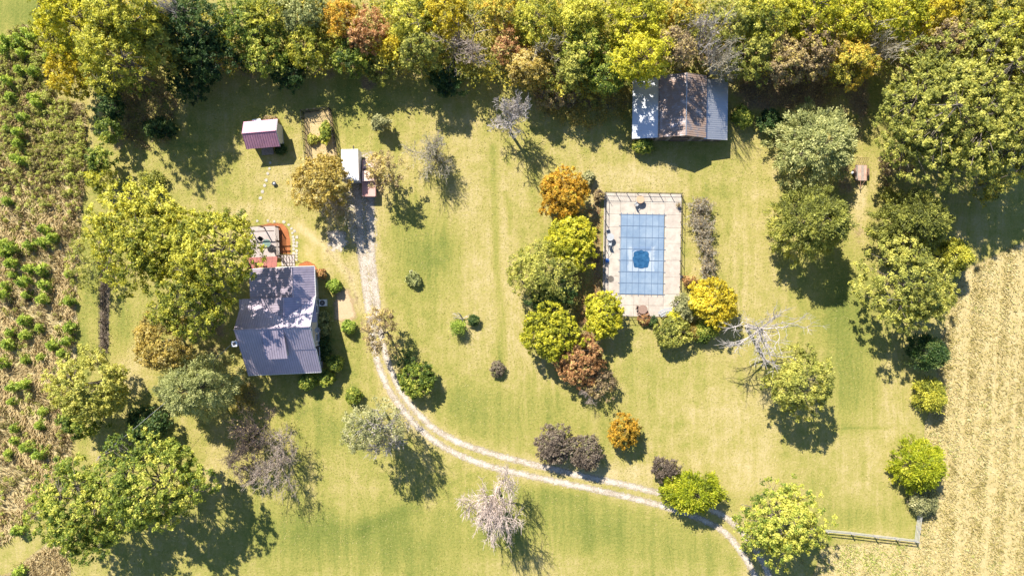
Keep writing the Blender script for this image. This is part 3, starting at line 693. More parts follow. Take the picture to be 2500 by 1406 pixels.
T('understorey_shrub', 2420, 445, 50, 3.5, 'mixed', 'tan and olive bush under the spreading tree at the right edge', kind='sparse', cat='shrub', dens=1.2)
T('cedar_tree', 2330, 625, 42, 5, 'yg', 'small yellow-green cedar in front of the wide leafy olive tree, by the crop field', kind='cedar', tint=.05)

# ------------------------------------------------------------------ the wood along the top
W = 'trees of the wood along the top'
for x, y, r, h, pal, tn, kind, lb in [
 (175, 45, 95, 13, 'bright', -.05, 'broad', 'bright yellow-green tree at the left end of the top wood'),
 (180, 178, 66, 7.5, 'yellow', 0, 'broad', 'golden yellow tree at the left end of the wood beside the weedy field'),
 (320, 45, 100, 15.5, 'yg', .02, 'broad', 'large yellow-green tree at the top left of the wood'),
 (290, 150, 84, 14, 'yg', -.08, 'broad', 'olive-yellow tree below the large yellow-green one in the top left'),
 (395, 105, 70, 10.5, 'olive', .05, 'broad', 'olive tree with a pale top between the yellow-green and dark green trees'),
 (470, 70, 84, 10, 'dark', .12, 'broad', 'dark green tall tree of the wood above the red shed'),
 (520, 150, 64, 7.5, 'dark', 0, 'broad', 'dark green tree at the wood edge, lower right of the tall dark one'),
 (590, 75, 70, 8, 'green', .05, 'broad', 'mid green tree of the wood left of the yellow-green ones'),
 (665, 50, 60, 8, 'yg', -.08, 'broad', 'yellow-green tree at the top of the wood above the fenced garden'),
 (655, 130, 58, 7, 'green', .06, 'broad', 'green tree at the wood edge above the fenced garden'),
 (745, 35, 62, 8.5, 'sage', .05, 'broad', 'pale grey-green tree left of the orange tree in the wood'),
 (760, 118, 62, 7, 'yg', .04, 'broad', 'yellow-green tree at the wood edge left of the orange trees'),
 (842, 52, 50, 8, 'orange', .08, 'broad', 'bright orange tree in the upper wood'),
 (895, 78, 54, 8, 'rust', .12, 'broad', 'orange-brown tree right of the bright orange one in the wood'),
 (858, 135, 52, 6.5, 'green', .0, 'broad', 'green tree at the wood edge below the orange trees'),
 (962, 118, 32, 6.5, 'yellow', .08, 'broad', 'small golden tree in the wood right of the orange ones'),
 (925, 168, 40, 4.5, 'olive', -.02, 'broad', 'olive tree at the wood edge below the small golden one'),
 (1005, 45, 66, 10, 'yg', .10, 'broad', 'pale yellow-green tree at the top of the wood right of the orange ones'),
 (1028, 125, 58, 9, 'olive', .02, 'broad', 'olive tree in the middle wood right of the small golden one'),
 (1095, 35, 56, 10, 'yellow', -.05, 'broad', 'yellow and orange tree at the top of the wood above the leafless one'),
 (1220, 25, 60, 10, 'mixed', .08, 'broad', 'tree mottled orange and brown at the top middle of the wood'),
 (1310, 55, 66, 10, 'yg', .12, 'broad', 'yellow-olive tree of the wood above the dead leaning tree'),
 (1245, 115, 46, 8, 'rust', -.02, 'sparse', 'reddish thin tree in the wood above the dead leaning tree'),
 (1290, 172, 54, 8, 'gold', .1, 'broad', 'golden tree at the wood edge right of the dead leaning tree'),
 (1385, 175, 56, 8, 'olive', .12, 'broad', 'olive tree at the wood edge between the golden one and the barn'),
 (1415, 55, 70, 10.5, 'yg', .05, 'broad', 'yellow-olive tree at the top of the wood left of the brightest yellow one'),
 (1425, 130, 60, 9, 'green', .12, 'broad', 'green tree in the wood left of the brightest yellow one'),
 (1480, 185, 50, 8, 'green', .05, 'broad', 'dark olive tree at the wood edge just left of the barn'),
 (1545, 45, 78, 12, 'bright', -.12, 'broad', 'yellow-green tree at the top of the wood above the barn'),
 (1565, 140, 74, 12.5, 'bright', .1, 'broad', 'brightest yellow tree, overhanging the left roof of the barn'),
 (1650, 40, 48, 9.5, 'mixed', .1, 'broad', 'tree mottled olive and orange at the top of the wood above the barn'),
 (1650, 120, 50, 11.5, 'brown', .1, 'sparse', 'brown thin tree directly behind the barn'),
 (1785, 65, 64, 10, 'olive', .15, 'broad', 'pale olive tree behind the right side of the barn'),
 (1860, 50, 78, 10.5, 'yg', .12, 'broad', 'yellow-green tree at the top of the wood right of the barn'),
 (1825, 135, 66, 9, 'olive', .1, 'broad', 'olive tree at the wood edge right of the barn'),
 (1905, 145, 60, 9, 'brown', .14, 'broad', 'brown-olive tree at the wood edge above the feathery cedar'),
 (1970, 35, 80, 11, 'bright', -.02, 'broad', 'bright lime tree at the top of the wood above the feathery cedar'),
 (1985, 130, 66, 9, 'brown', .05, 'broad', 'brown tree of the wood below the bright lime one'),
 (2075, 150, 60, 9, 'mixed', .1, 'sparse', 'gold-flecked brown tree at the wood edge left of the spreading tree'),
 (2090, 40, 70, 11, 'bright', -.08, 'broad', 'muted yellow tree at the top of the wood right of the bright lime one'),
 (2190, 45, 70, 11, 'bright', .05, 'broad', 'lime-yellow tree at the top of the wood above the spreading tree'),
 (2275, 30, 62, 11, 'yellow', .0, 'broad', 'golden yellow tree at the top of the wood, right part'),
 (2290, 110, 66, 10, 'brown', .12, 'sparse', 'thin brown tree just above the spreading tree'),
 (2360, 35, 60, 11, 'mixed', -.1, 'broad', 'dark tree flecked with yellow at the top right'),
 (2425, 95, 84, 12, 'yg', .08, 'broad', 'yellow-green tree at the top right above the spreading tree'),
 (2480, 25, 70, 12, 'mixed', .0, 'broad', 'olive and orange tree in the top right corner'),
 (2490, 160, 74, 12, 'olive', .18, 'broad', 'olive tree at the right picture edge below the corner')]:
    T('woodland_tree', x, y, r, h, pal, lb, kind=kind, group=W, tint=tn, dens=1.5 if kind == 'sparse' else .85, leaf=.132)
for x, y, r, ry_, h, bk, lb in [
 (428, 32, 30, 26, 12, BARK_PALE, 'white leafless treetop in the dark green part of the wood'),
 (1130, 108, 74, 66, 9.5, BARK_PINK, 'large leafless brown tree in the wood above the round leafless one'),
 (1345, 122, 52, 46, 9.5, BARK_TAN, 'grey leafless tree in the wood right of the reddish one'),
 (1728, 82, 66, 56, 12, BARK_PALE, 'leafless grey tree with pale curved limbs behind the barn'),
 (1760, 150, 46, 40, 11.5, BARK_TAN, 'leafless tan tree touching the right roof of the barn'),
 (2150, 110, 80, 62, 10.5, BARK_TAN, 'leafless grey tree with long slanting limbs left of the spreading tree'),
 (2390, 85, 50, 46, 11, BARK_TAN, 'leafless grey tree in the wood at the top right')]:
    bare_tree('bare_woodland_tree', x, y, r, h, bk, lb, ry=ry_, levels=(8, 5, 5, 5), group=W, thin=.022)

# tangled undergrowth filling the wood between the trees
WOOD = [(120, -20), (110, 60), (150, 200), (240, 160), (480, 175), (640, 172), (740, 170), (880, 178), (960, 170), (1100, 185), (1300, 215), (1420, 225), (1540, 205), (1580, 150), (1780, 150), (1820, 172), (1960, 180), (2110, 190), (2200, 160), (2560, 230), (2560, -30), (900, -10), (560, 20)]
rng = np.random.default_rng(21)
wq = np.asarray(WOOD, float); q = rng.uniform(wq.min(0), wq.max(0), (3600, 2)); q = q[poly_sd(q[:, 0], q[:, 1], WOOD) > rng.uniform(-10, 12, len(q))]
def_h = rng.uniform(.8, 5.5, len(q)); per = 26; qi = np.repeat(np.arange(len(q)), per); n = len(qi)
k = (1 - def_h / H) / S
C = np.stack([(q[:, 0] - CX) * k, (CY - q[:, 1]) * k, def_h], 1)[qi] + rng.normal(size=(n, 3)) * np.array([.45, .45, .3])
C[:, 2] = np.maximum(C[:, 2], .1)
tn = np.clip(.42 + rng.normal(size=len(q)) * .25, 0, 1)[qi] + rng.normal(size=n) * .12
tag(link_mesh('undergrowth', leaf_mesh('undergrowth', C, unit(rng.normal(size=(n, 3)) * .7 + np.array([0, 0, .6])), .17 * rng.uniform(.6, 1.4, n), np.clip(tn, 0, 1), rng), None, LEAF['mixed']), 'tangled olive and brown undergrowth between the trees of the wood', 'undergrowth', kind='stuff')

def brush(name, poly, cnt, hmax, pal, label, seed, sz=.13):
    rng = np.random.default_rng(seed); q = in_poly(rng, poly, cnt); per = 16; qi = np.repeat(np.arange(len(q)), per); n = len(qi)
    C = np.stack([(q[qi, 0] - CX) / S, (CY - q[qi, 1]) / S, rng.uniform(.05, 1, n) * hmax * rng.uniform(.3, 1, len(q))[qi]], 1); C[:, :2] += rng.normal(size=(n, 2)) * .28
    tn = np.clip(.5 + rng.normal(size=len(q))[qi] * .2 + rng.normal(size=n) * .15, 0, 1)
    tag(link_mesh(name, leaf_mesh(name, C, unit(rng.normal(size=(n, 3)) * .7 + np.array([0, 0, .6])), sz * rng.uniform(.6, 1.4, n), tn, rng, .4), None, LEAF[pal]), label, 'brush', kind='stuff')
# ------------------------------------------------------------------ left field: seedlings, weeds, dry grass
SEEDLINGS = [(105, 559), (128, 580), (103, 591), (70, 597), (10, 595), (9, 616), (28, 605), (28, 643), (70, 656), (100, 659), (164, 668), (24, 671), (58, 688), (106, 695), (7, 695), (60, 720), (100, 730), (166, 734), (4, 719), (58, 782), (91, 800), (22, 810), (57, 818), (166, 800), (161, 833), (18, 840), (125, 842), (149, 863), (93, 872), (58, 879), (3, 885),
 (30, 944), (58, 938), (26, 981), (101, 1005), (94, 1039), (32, 1046), (30, 1076), (62, 1091), (94, 1108), (17, 1106), (151, 1136), (41, 1295), (45, 1396),
 (18, 99), (39, 88), (63, 78), (12, 123), (51, 102), (75, 90), (33, 111), (57, 129), (110, 138), (48, 170), (84, 176), (18, 197), (24, 236), (81, 239), (90, 251), (12, 311), (54, 287), (45, 323), (45, 350), (36, 385), (54, 391), (14, 490)]
protos = []
rs = random.Random(5)
for i in range(6):
    r = tree('pine_seedling', SEEDLINGS[i][0], SEEDLINGS[i][1], 17, 1.9 - .1 * i, 'pine', 'young bright green pine planted in the weedy field on the left', kind='seedling', cat='pine seedling', group='pine seedlings in the left field', dens=1.9, tint=.08, leaf=.19)
    protos.append(r)
for i, (x, y) in enumerate(SEEDLINGS[6:]):
    c = copy_tree(protos[i % 6]); b = P(x, y, .9); b.z = 0
    c.location = b; c.rotation_euler = (0, 0, rs.uniform(0, 6.28)); k = rs.uniform(.75, 1.15); c.scale = (k, k, k * rs.uniform(.85, 1.15))

def in_poly(rng, poly, n, fmap=None):
    poly = np.asarray(poly, float); lo = poly.min(0); hi = poly.max(0)
    q = rng.uniform(lo, hi, (n, 2)); sd = poly_sd(q[:, 0], q[:, 1], poly)
    keep = sd > rng.uniform(-3, 8, n)
    if fmap is not None: keep &= rng.uniform(0, 1, n) < fmap(q[:, 0], q[:, 1])
    return q[keep]

def vnoise(px, py, s, seed):
    r = np.random.default_rng(seed); a = 0
    for i in range(5):
        w = r.normal(size=2) / s * (1 + .5 * i); a = a + np.sin(px * w[0] + py * w[1] + r.uniform(0, 6.28))
    return a / 3.2

def blades(name, rng, q, per, hmin, hmax, spread, width, pal, tint0, lie=.5, flow=None):
    n = len(q) * per; qi = np.repeat(np.arange(len(q)), per)
    base = np.stack([(q[qi, 0] - CX) / S, (CY - q[qi, 1]) / S, np.zeros(n)], 1)
    base[:, :2] += rng.normal(size=(n, 2)) * spread
    hgt = rng.uniform(hmin, hmax, n) * np.repeat(rng.uniform(.6, 1.3, len(q)), per)
    th = rng.uniform(0, 6.28, n) if flow is None else flow[qi] + rng.normal(size=n) * .5
    lean = hgt * rng.uniform(.2, 1.0, n) * lie * 2
    tip = base + np.stack([np.cos(th) * lean, np.sin(th) * lean, hgt], 1)
    w = width * rng.uniform(.6, 1.4, n)
    side = np.stack([-np.sin(th) * w, np.cos(th) * w, np.zeros(n)], 1)
    mid = base * .45 + tip * .55; mid[:, 2] += hgt * .12
    V = np.stack([base - side, base + side, mid + side * 1.1, tip, mid - side * 1.1], 1).reshape(-1, 3)
    F = (np.arange(n) * 5)[:, None] + np.array([[0, 1, 2, 3, 4]])
    t = np.clip(tint0[qi] + rng.normal(size=n) * .14, 0, 1)
    me = np_mesh(name, V, F, t)
    return link_mesh(name, me, None, LEAF[pal])

brush('brush', [(1290, 215), (1330, 290), (1440, 320), (1530, 290), (1545, 200), (1420, 190)], 520, 1.1, 'gold', 'tan brush in the shade of the wood edge left of the barn', 31)
brush('brush', [(1800, 175), (1810, 260), (1900, 270), (2080, 240), (2120, 300), (2110, 190), (1960, 175)], 480, .8, 'brown', 'brown brush on bare ground between the barn and the spreading tree', 32)
brush('brush', [(280, 210), (290, 330), (350, 370), (420, 340), (440, 250), (400, 190)], 420, .8, 'brown', 'brown brush in deep shade beside the hedge bushes', 33)
brush('fallen_leaves', [(1400, 520), (1470, 500), (1476, 760), (1440, 840), (1395, 760)], 700, .06, 'rust', 'fallen brown leaves under the trees left of the pool', 34, .09)
brush('fallen_leaves', [(560, 940), (620, 930), (640, 1010), (560, 1010)], 160, .2, 'gold', 'fallen tan leaves below the left front corner of the house', 35, .1)
for fx, fy, fr, fp_, fl_ in [(1388, 490, 70, 'orange', 'fallen orange leaves under the round orange tree'), (1742, 760, 66, 'gold', 'fallen yellow leaves round the golden yellow tree by the pool'), (1428, 900, 60, 'rust', 'fallen reddish leaves under the reddish brown tree'),
                       (1530, 1066, 46, 'orange', 'fallen orange leaves round the small orange tree'), (790, 480, 80, 'gold', 'fallen tan leaves round the golden tree by the trailer'), (420, 850, 84, 'gold', 'fallen tan leaves round the orange-tan tree by the house'), (1890, 1300, 110, 'gold', 'fallen yellow leaves round the large maple')]:
    brush('fallen_leaves', [(fx + fr * math.cos(t_ * .785), fy + fr * math.sin(t_ * .785)) for t_ in range(8)], int(fr * fr / 40), .05, fp_, fl_, int(fx), .06)
LEAF['straw'] = leaf_mat('leaves_straw', [(0, (.22, .16, .075)), (.35, (.47, .36, .18)), (.65, (.61, .49, .27)), (.85, (.62, .56, .30)), (1, (.40, .44, .11))], .35, .15)
LEAF['weed'] = leaf_mat('leaves_weed', [(0, (.13, .10, .05)), (.3, (.30, .25, .10)), (.55, (.38, .38, .085)), (.8, (.46, .50, .09)), (1, (.58, .60, .18))], .38, .15)
LEAF['stub'] = leaf_mat('leaves_stubble', [(0, (.25, .21, .07)), (.3, (.43, .37, .13)), (.6, (.57, .49, .23)), (.8, (.63, .55, .32)), (1, (.40, .43, .11))], .35, .15)
rng = np.random.default_rng(11)
q = in_poly(rng, WEED_FIELD, 17000); q = q[q[:, 0] > -60]
fl = vnoise(q[:, 0], q[:, 1], 40, 4) * 2.2 - .9
o = blades('dry_grass', rng, q, 3, .25, .6, .16, .035, 'straw', .48 + .25 * vnoise(q[:, 0], q[:, 1], 22, 1), .75, fl)
tag(o, 'tan dry grass covering the seedling field at the left', 'grass', kind='stuff')
q = in_poly(rng, WEED2, 2200)
tag(blades('dry_grass', rng, q, 3, .25, .5, .16, .035, 'straw', .5 + .2 * vnoise(q[:, 0], q[:, 1], 22, 1), .75), 'tan dry grass in the bottom left corner', 'grass', kind='stuff')
# leafy weeds: thick in the upper part and along the right border
wm = lambda x, y: np.clip(1.15 - np.abs(y - 330) / 170, 0, 1) * np.clip((x - 20) / 90, .35, 1) + .5 * (y < 300) + .05 + .16 * (vnoise(x, y, 30, 5) > .2) + .25 * np.clip((x - 165) / 20, 0, 1) * (y < 640)
q = in_poly(rng, WEED_FIELD, 12000, wm); q = q[q[:, 0] > -60]
q = q[rng.choice(len(q), min(1900, len(q)), replace=False)]
per = 44; n = len(q) * per; qi = np.repeat(np.arange(len(q)), per)
hh = np.clip(np.where(q[:, 1] > 520, .4, .75) + .5 * vnoise(q[:, 0], q[:, 1], 14, 7) + rng.normal(size=len(q)) * .2, .2, 1.6); rr = rng.uniform(.22, .5, len(q))
dv = rand_dirs(rng, n, -.2) * rng.uniform(.5, 1, (n, 1))
C = np.stack([(q[qi, 0] - CX) / S + dv[:, 0] * rr[qi], (CY - q[qi, 1]) / S + dv[:, 1] * rr[qi], np.maximum(hh[qi] * (.55 + .45 * dv[:, 2]), .05)], 1)
nn = unit(dv * .6 + rng.normal(size=(n, 3)) * .5 + np.array([0, 0, .6]))
me = leaf_mesh('weeds', C, nn, .12 * rng.uniform(.6, 1.5, n), np.clip(.50 + .24 * vnoise(q[:, 0], q[:, 1], 18, 9)[qi] + rng.normal(size=len(q))[qi] * .2 + rng.normal(size=n) * .13, 0, 1), rng, .45)
tag(link_mesh('weeds', me, None, LEAF['weed']), 'leafy green and brown weeds in the upper left field', 'weeds', kind='stuff')
# short mown grass blades over the lawn
n = 150000
q = np.stack([rng.uniform(100, 2320, n), rng.uniform(-20, 1430, n)], 1)
bad = (poly_sd(q[:, 0], q[:, 1], WEED_FIELD) > 0) | (poly_sd(q[:, 0], q[:, 1], CROP) > 0) | (poly_sd(q[:, 0], q[:, 1], [(1466, 470), (1662, 470), (1668, 775), (1474, 775)]) > 0) | (poly_sd(q[:, 0], q[:, 1], LOT) > 0) | (poly_sd(q[:, 0], q[:, 1], DIRT) > -4)
bad |= (np.minimum(line_d(q[:, 0], q[:, 1], TRACK_A), line_d(q[:, 0], q[:, 1], TRACK_B)) < 9) | (poly_sd(q[:, 0], q[:, 1], PAD) > -3) | ((q[:, 0] > 570) & (q[:, 0] < 790) & (q[:, 1] > 540) & (q[:, 1] < 912))
q = q[~bad]; n = len(q)
C = np.stack([(q[:, 0] - CX) / S, (CY - q[:, 1]) / S, rng.uniform(.012, .04, n)], 1)
nn = unit(rng.normal(size=(n, 3)) * .6 + np.array([0, 0, .9]))
LEAF['mown'] = leaf_mat('leaves_mown_grass', [(0, (.15, .18, .03)), (.3, (.26, .265, .055)), (.6, (.40, .355, .115)), (1, (.58, .48, .24))], .3, .1)
me = leaf_mesh('grass', C, nn, .08 * rng.uniform(.5, 1.5, n), np.clip(.52 + .22 * vnoise(q[:, 0], q[:, 1], 45, 14) + rng.normal(size=n) * .22, 0, 1), rng, .4)
tag(link_mesh('grass', me, None, LEAF['mown']), 'short mown grass of the lawn', 'grass', kind='stuff')
# crop field at the right: standing stubble in faint rows
q = in_poly(rng, CROP, 52000); q = q[(q[:, 0] < 2560) & (q[:, 1] < 1450)]
row = np.sin((q[:, 0] + .11 * q[:, 1] + 4 * vnoise(q[:, 0], q[:, 1], 90, 3)) * 2 * math.pi / 62.)
q = q[rng.uniform(-1.25, .6, len(q)) > row - 1.0 + .0]
bare = np.minimum(np.abs(q[:, 0] - (2440 - .055 * (q[:, 1] - 700))), np.abs(q[:, 0] - (2366 - .05 * (q[:, 1] - 700))))
bare = np.minimum(bare, np.abs(q[:, 0] - (2492 - .055 * (q[:, 1] - 700)))); q = q[bare > rng.uniform(0, 12, len(q))]
o = blades('crop_stubble', rng, q, 3, .10, .30, .14, .034, 'stub', .54 + .26 * vnoise(q[:, 0], q[:, 1], 30, 2) + .16 * vnoise(q[:, 0], q[:, 1], 9, 8) + .35 * np.clip((2300 - q[:, 0]) / 120, 0, 1) * (q[:, 1] > 1300), .7)
tag(o, 'tan crop stubble standing in the field on the right', 'stubble', kind='stuff')

# ------------------------------------------------------------------ building materials
def roof_metal(name, col, rough=.38, spec=.5, streak=.18, metal=0.0):
    m, N, L, b = nodes(name)
    p = gpos(N)
    n = noise(N, L, 1.2, 5, .7, p).outputs[0]; n2 = noise(N, L, 14, 3, .6, p).outputs[0]
    k = mth(N, L, 'ADD', mth(N, L, 'MULTIPLY', n, .7), mth(N, L, 'MULTIPLY', n2, .3))
    r = ramp(N, [(.3, tuple(c * (1 - streak) for c in col)), (.7, tuple(min(1, c * (1 + streak)) for c in col))])
    L.new(k, r.inputs[0]); L.new(r.outputs[0], b.inputs['Base Color'])
    b.inputs['Specular IOR Level'].default_value = spec; b.inputs['Metallic'].default_value = metal
    L.new(mrange(N, L, k, .3, .7, rough - .06, rough + .12), b.inputs['Roughness'])
    return m
def rusty(name, clean, rust, a, b_):
    m, N, L, b = nodes(name)
    p = gpos(N); n = noise(N, L, .9, 7, .72, p).outputs[0]
    n2 = noise(N, L, 7, 4, .7, p).outputs[0]
    k = mth(N, L, 'ADD', mth(N, L, 'MULTIPLY', n, .75), mth(N, L, 'MULTIPLY', n2, .25))
    f = mrange(N, L, k, a, b_)
    L.new(mixc(N, L, f, clean, rust), b.inputs['Base Color'])
    L.new(mrange(N, L, f, 0, 1, .36, .75), b.inputs['Roughness']); b.inputs['Specular IOR Level'].default_value = .45; L.new(mrange(N, L, f, 0, 1, .8, .15), b.inputs['Metallic'])
    return m
M_ROOF = roof_metal('mauve_metal_roof', (.47, .395, .455), .38, .6, .16, .45)
M_ROOF2 = roof_metal('mauve_metal_ribs', (.36, .295, .335), .40, .5, .15, .42)
M_SHED = roof_metal('burgundy_metal_roof', (.52, .27, .35), .52, .5, .12, .6)
M_SHEDR = roof_metal('burgundy_metal_ribs', (.40, .20, .27), .52, .5, .12, .6)
M_RED = plain('red_rusted_roof', (.24, .062, .045), .6, .3, var=.35, scale=2.5)
M_BARN = rusty('barn_tin_centre', (.42, .385, .39), (.31, .215, .165), .36, .56)
M_BARN2 = rusty('barn_tin_side', (.55, .57, .60), (.40, .35, .31), .55, .78)
M_BARN3 = rusty('barn_tin_sunlit', (.56, .56, .57), (.42, .38, .34), .55, .78)  # side tin again, sunlit brightness of the right lean-to put into its colour
M_TRIM = plain('white_trim', (.74, .73, .71), .5, .4, var=.06)
M_SIDING = plain('grey_tan_siding', (.55, .50, .41), .75, .25, var=.08, scale=2)
M_SIDING_W = plain('pale_siding', (.55, .54, .50), .75, .25, var=.08, scale=2)
M_GLASS = plain('dark_glass', (.03, .035, .045), .08, .6, var=.1)
M_WOOD = plain('weathered_wood', (.30, .25, .21), .85, .2, var=.3, scale=5)
M_DECK = plain('deck_boards', (.42, .36, .33), .8, .2, var=.16, scale=4)
M_DARKWOOD = plain('dark_wood', (.09, .065, .05), .8, .2, var=.3, scale=5)
M_BARNWALL = plain('barn_boards', (.15, .12, .10), .9, .15, var=.35, scale=4)
M_CONC = plain('pool_concrete', (.42, .37, .31), .85, .25, var=.2, scale=1.1, bump=.1)
M_CONC_B = plain('pool_concrete_stained', (.405, .35, .295), .85, .25, var=.17, scale=1.4, bump=.1)
M_BLACK = plain('black_metal', (.025, .025, .027), .5, .4, var=.2)
M_GREY = plain('grey_metal', (.35, .36, .37), .4, .5, var=.1)
M_WHITE = plain('white_paint', (.80, .80, .79), .35, .5, var=.04)
M_STONE = plain('pale_stone', (.40, .365, .30), .9, .2, var=.2, scale=3, bump=.3)
M_BLOCK = plain('chimney_block', (.50, .48, .46), .9, .2, var=.15)
M_TABLE = plain('tan_table', (.45, .30, .19), .6, .3, var=.15)
M_BROWN = plain('brown_wicker', (.26, .17, .13), .8, .2, var=.25, scale=8)
M_GREEN = plain('green_glass', (.15, .22, .19), .8, .2, var=.15)
M_PINK = plain('faded_red_paint', (.52, .30, .26), .5, .4, var=.18, scale=2)
M_RUBBER = plain('tyre_rubber', (.03, .03, .03), .85, .2)
M_RUST = plain('rusty_steel', (.20, .115, .075), .85, .2, var=.35, scale=6)
M_PLY = plain('trailer_plywood', (.44, .29, .22), .85, .2, var=.28, scale=2)
M_BLUE = plain('blue_plastic', (.06, .17, .45), .4, .4)

def quad_roof(name, a, b, c, d, mat, parent, rib_mat=None, thick=.06, gap=.30, rib=.05, ridge=None):
    """sloping roof sheet: a-b along the ridge, d-c along the eave; ribs run down the slope"""
    a, b, c, d = map(Vector, (a, b, c, d)); n = (b - a).cross(d - a).normalized()
    if n.z < 0: n = -n
    m = MB(); m.extr([a - n * thick, b - n * thick, c - n * thick, d - n * thick], n * thick)
    o = m.build(name, mat, parent)
    k = MB(); w = (b - a).length; cnt = int(w / gap)
    for i in range(cnt + 1):
        t = i / cnt; s = a.lerp(b, t); e = d.lerp(c, t); u = (b - a).normalized() * rib / 2
        if i == 0: s += u; e += u
        if i == cnt: s -= u; e -= u
        k.extr([s - u - n * .002, s + u - n * .002, e + u - n * .002, e - u - n * .002], n * .035)
    ro = k.build('rib', rib_mat or mat, o); ro['kind'] = 'stuff'
    return o

# ------------------------------------------------------------------ house
hb = P(708, 790)
house = empty('house', hb, math.radians(2.5), 'house with a mauve metal roof and grey-tan walls beside the driveway', 'house')
wall = MB()
wall.extr([(-4.3, y, z) for y, z in ((-3.0, 0), (3.2, 0), (3.2, 3.95), (-.22, 6.62), (-3.0, 4.85))], (8.35, 0, 0))
wall.build('wall', M_SIDING, house)
MB().extr([(x, 3.2, z) for x, z in ((-3.6, 0), (4.05, 0), (4.05, 4.0), (2.3, 5.15), (-3.6, 3.35))], (0, 3.95, 0)).build('back_wing_wall', M_SIDING, house)
MB().extr([(x, .9, z) for x, z in ((-4.95, 0), (-4.29, 0), (-4.29, 3.6), (-4.95, 3.36))], (0, 2.4, 0)).build('side_wall', M_SIDING, house)
# siding laps on the gable wall that shows
sd = MB()
for i in range(24): sd.box((4.056, .1, .2 + i * .16), (.012, 6.1, .02))
so = sd.build('siding_lap', M_SIDING_W, house); so['kind'] = 'stuff'
MB().box((4.10, 3.14, 1.9), (.1, .12, 3.8)).build('corner_board', M_TRIM, house)
MB().box((4.10, -2.95, 1.9), (.1, .12, 3.8)).build('corner_board', M_TRIM, house)
roof = quad_roof('roof', (-4.8, -.22, 6.9), (4.7, -.22, 6.9), (4.7, 3.6, 3.9), (-4.8, 3.6, 3.9), M_ROOF, house, M_ROOF2)
quad_roof('roof', (4.7, -.222, 6.9), (-4.8, -.222, 6.9), (-4.8, -3.2, 5.02), (4.7, -3.2, 5.02), M_ROOF, house, M_ROOF2)
quad_roof('porch_roof', (4.8, -3.12, 5.0), (-4.8, -3.12, 5.0), (-4.8, -6.4, 3.0), (4.8, -6.4, 3.0), M_ROOF, house, M_ROOF2)
quad_roof('cross_gable_roof', (1.25, 3.57, 6.0), (1.25, .2, 6.0), (4.75, .2, 3.86), (4.75, 3.57, 3.86), M_ROOF, house, M_ROOF2)
quad_roof('cross_gable_roof', (1.248, .2, 6.0), (1.248, 3.57, 6.0), (-5.4, 3.57, 3.4), (-5.4, .2, 3.4), M_ROOF, house, M_ROOF2)
quad_roof('back_wing_roof', (2.3, 7.4, 5.42), (2.3, 3.52, 5.42), (4.72, 3.52, 3.84), (4.72, 7.4, 3.84), M_ROOF, house, M_ROOF2)
quad_roof('back_wing_roof', (2.298, 3.52, 5.42), (2.298, 7.4, 5.42), (-3.9, 7.4, 3.5), (-3.9, 3.52, 3.5), M_ROOF, house, M_ROOF2)
for a, b in (((-4.8, -.22, 6.93), (4.7, -.22, 6.93)), ((1.25, .75, 6.03), (1.25, 3.58, 6.03)), ((2.3, 3.5, 5.45), (2.3, 7.42, 5.45))):
    MB().bar(a, b, .09, 6).build('ridge_cap', M_ROOF, house)
for a, b in (((4.73, -.22, 6.88), (4.73, 3.6, 3.88)), ((4.73, -.22, 6.88), (4.73, -3.2, 4.98)), ((4.75, 3.55, 3.83), (4.75, 7.4, 3.80)), ((4.83, -3.2, 4.92), (4.83, -6.4, 2.95)), ((-4.8, -6.43, 2.95), (4.8, -6.43, 2.95)), ((-3.9, 7.43, 3.46), (2.3, 7.43, 5.36)), ((2.3, 7.43, 5.36), (4.72, 7.43, 3.8))):
    MB().bar(a, b, .06, 4).build('trim_board', M_TRIM, house)
# shed dormer on the front slope
dm = empty('dormer', (0, 0, 0)); dm.parent = house
MB().extr([(-1.25, y, z) for y, z in ((-.9, 6.1), (-3.95, 4.2), (-3.95, 5.52), (-.9, 6.48))], (2.4, 0, 0)).build('wall', M_SIDING_W, dm)
quad_roof('dormer_roof', (1.35, -.5, 6.74), (-1.45, -.5, 6.74), (-1.45, -4.2, 5.64), (1.35, -4.2, 5.64), M_ROOF, dm, M_ROOF2)
for x in (-.75, 0, .75):
    MB().box((x, -3.97, 5.1), (.55, .05, .5)).build('window', M_GLASS, dm)
# windows of the right gable wall
for y, z, w, h in ((1.85, 1.7, .9, 1.2), (-.05, 4.7, .7, 1.1), (-.95, 4.7, .7, 1.1), (-1.9, 1.7, .9, 1.2), (5.4, 1.8, .9, 1.1)):
    f = MB().box((4.10, y, z + h / 2 + .06), (.12, w + .24, .12)).box((4.10, y, z - h / 2 - .06), (.16, w + .3, .12)).box((4.10, y - w / 2 - .06, z), (.12, .12, h)).box((4.10, y + w / 2 + .06, z), (.12, .12, h)).build('window', M_TRIM, house)
    MB().box((4.08, y, z), (.05, w, h)).build('pane', M_GLASS, f); MB().box((4.11, y, z), (.05, w, .05)).build('glazing_bar', M_TRIM, f)
# porch
MB().box((0, -4.6, .35), (8.6, 3.0, .16)).build('porch_floor', M_DECK, house)
for x in (-4.2, -1.4, 1.4, 4.2):
    MB().box((x, -6.0, 1.7), (.16, .16, 2.6)).build('porch_post', M_TRIM, house)
MB().box((4.2, -4.6, 1.2), (.08, 2.7, .1)).box((4.2, -4.6, .6), (.06, 2.7, .06)).build('porch_rail', M_TRIM, house)
for i in range(9): MB().box((4.2, -5.8 + i * .3, .9), (.05, .05, .56)).build('baluster', M_TRIM, house)
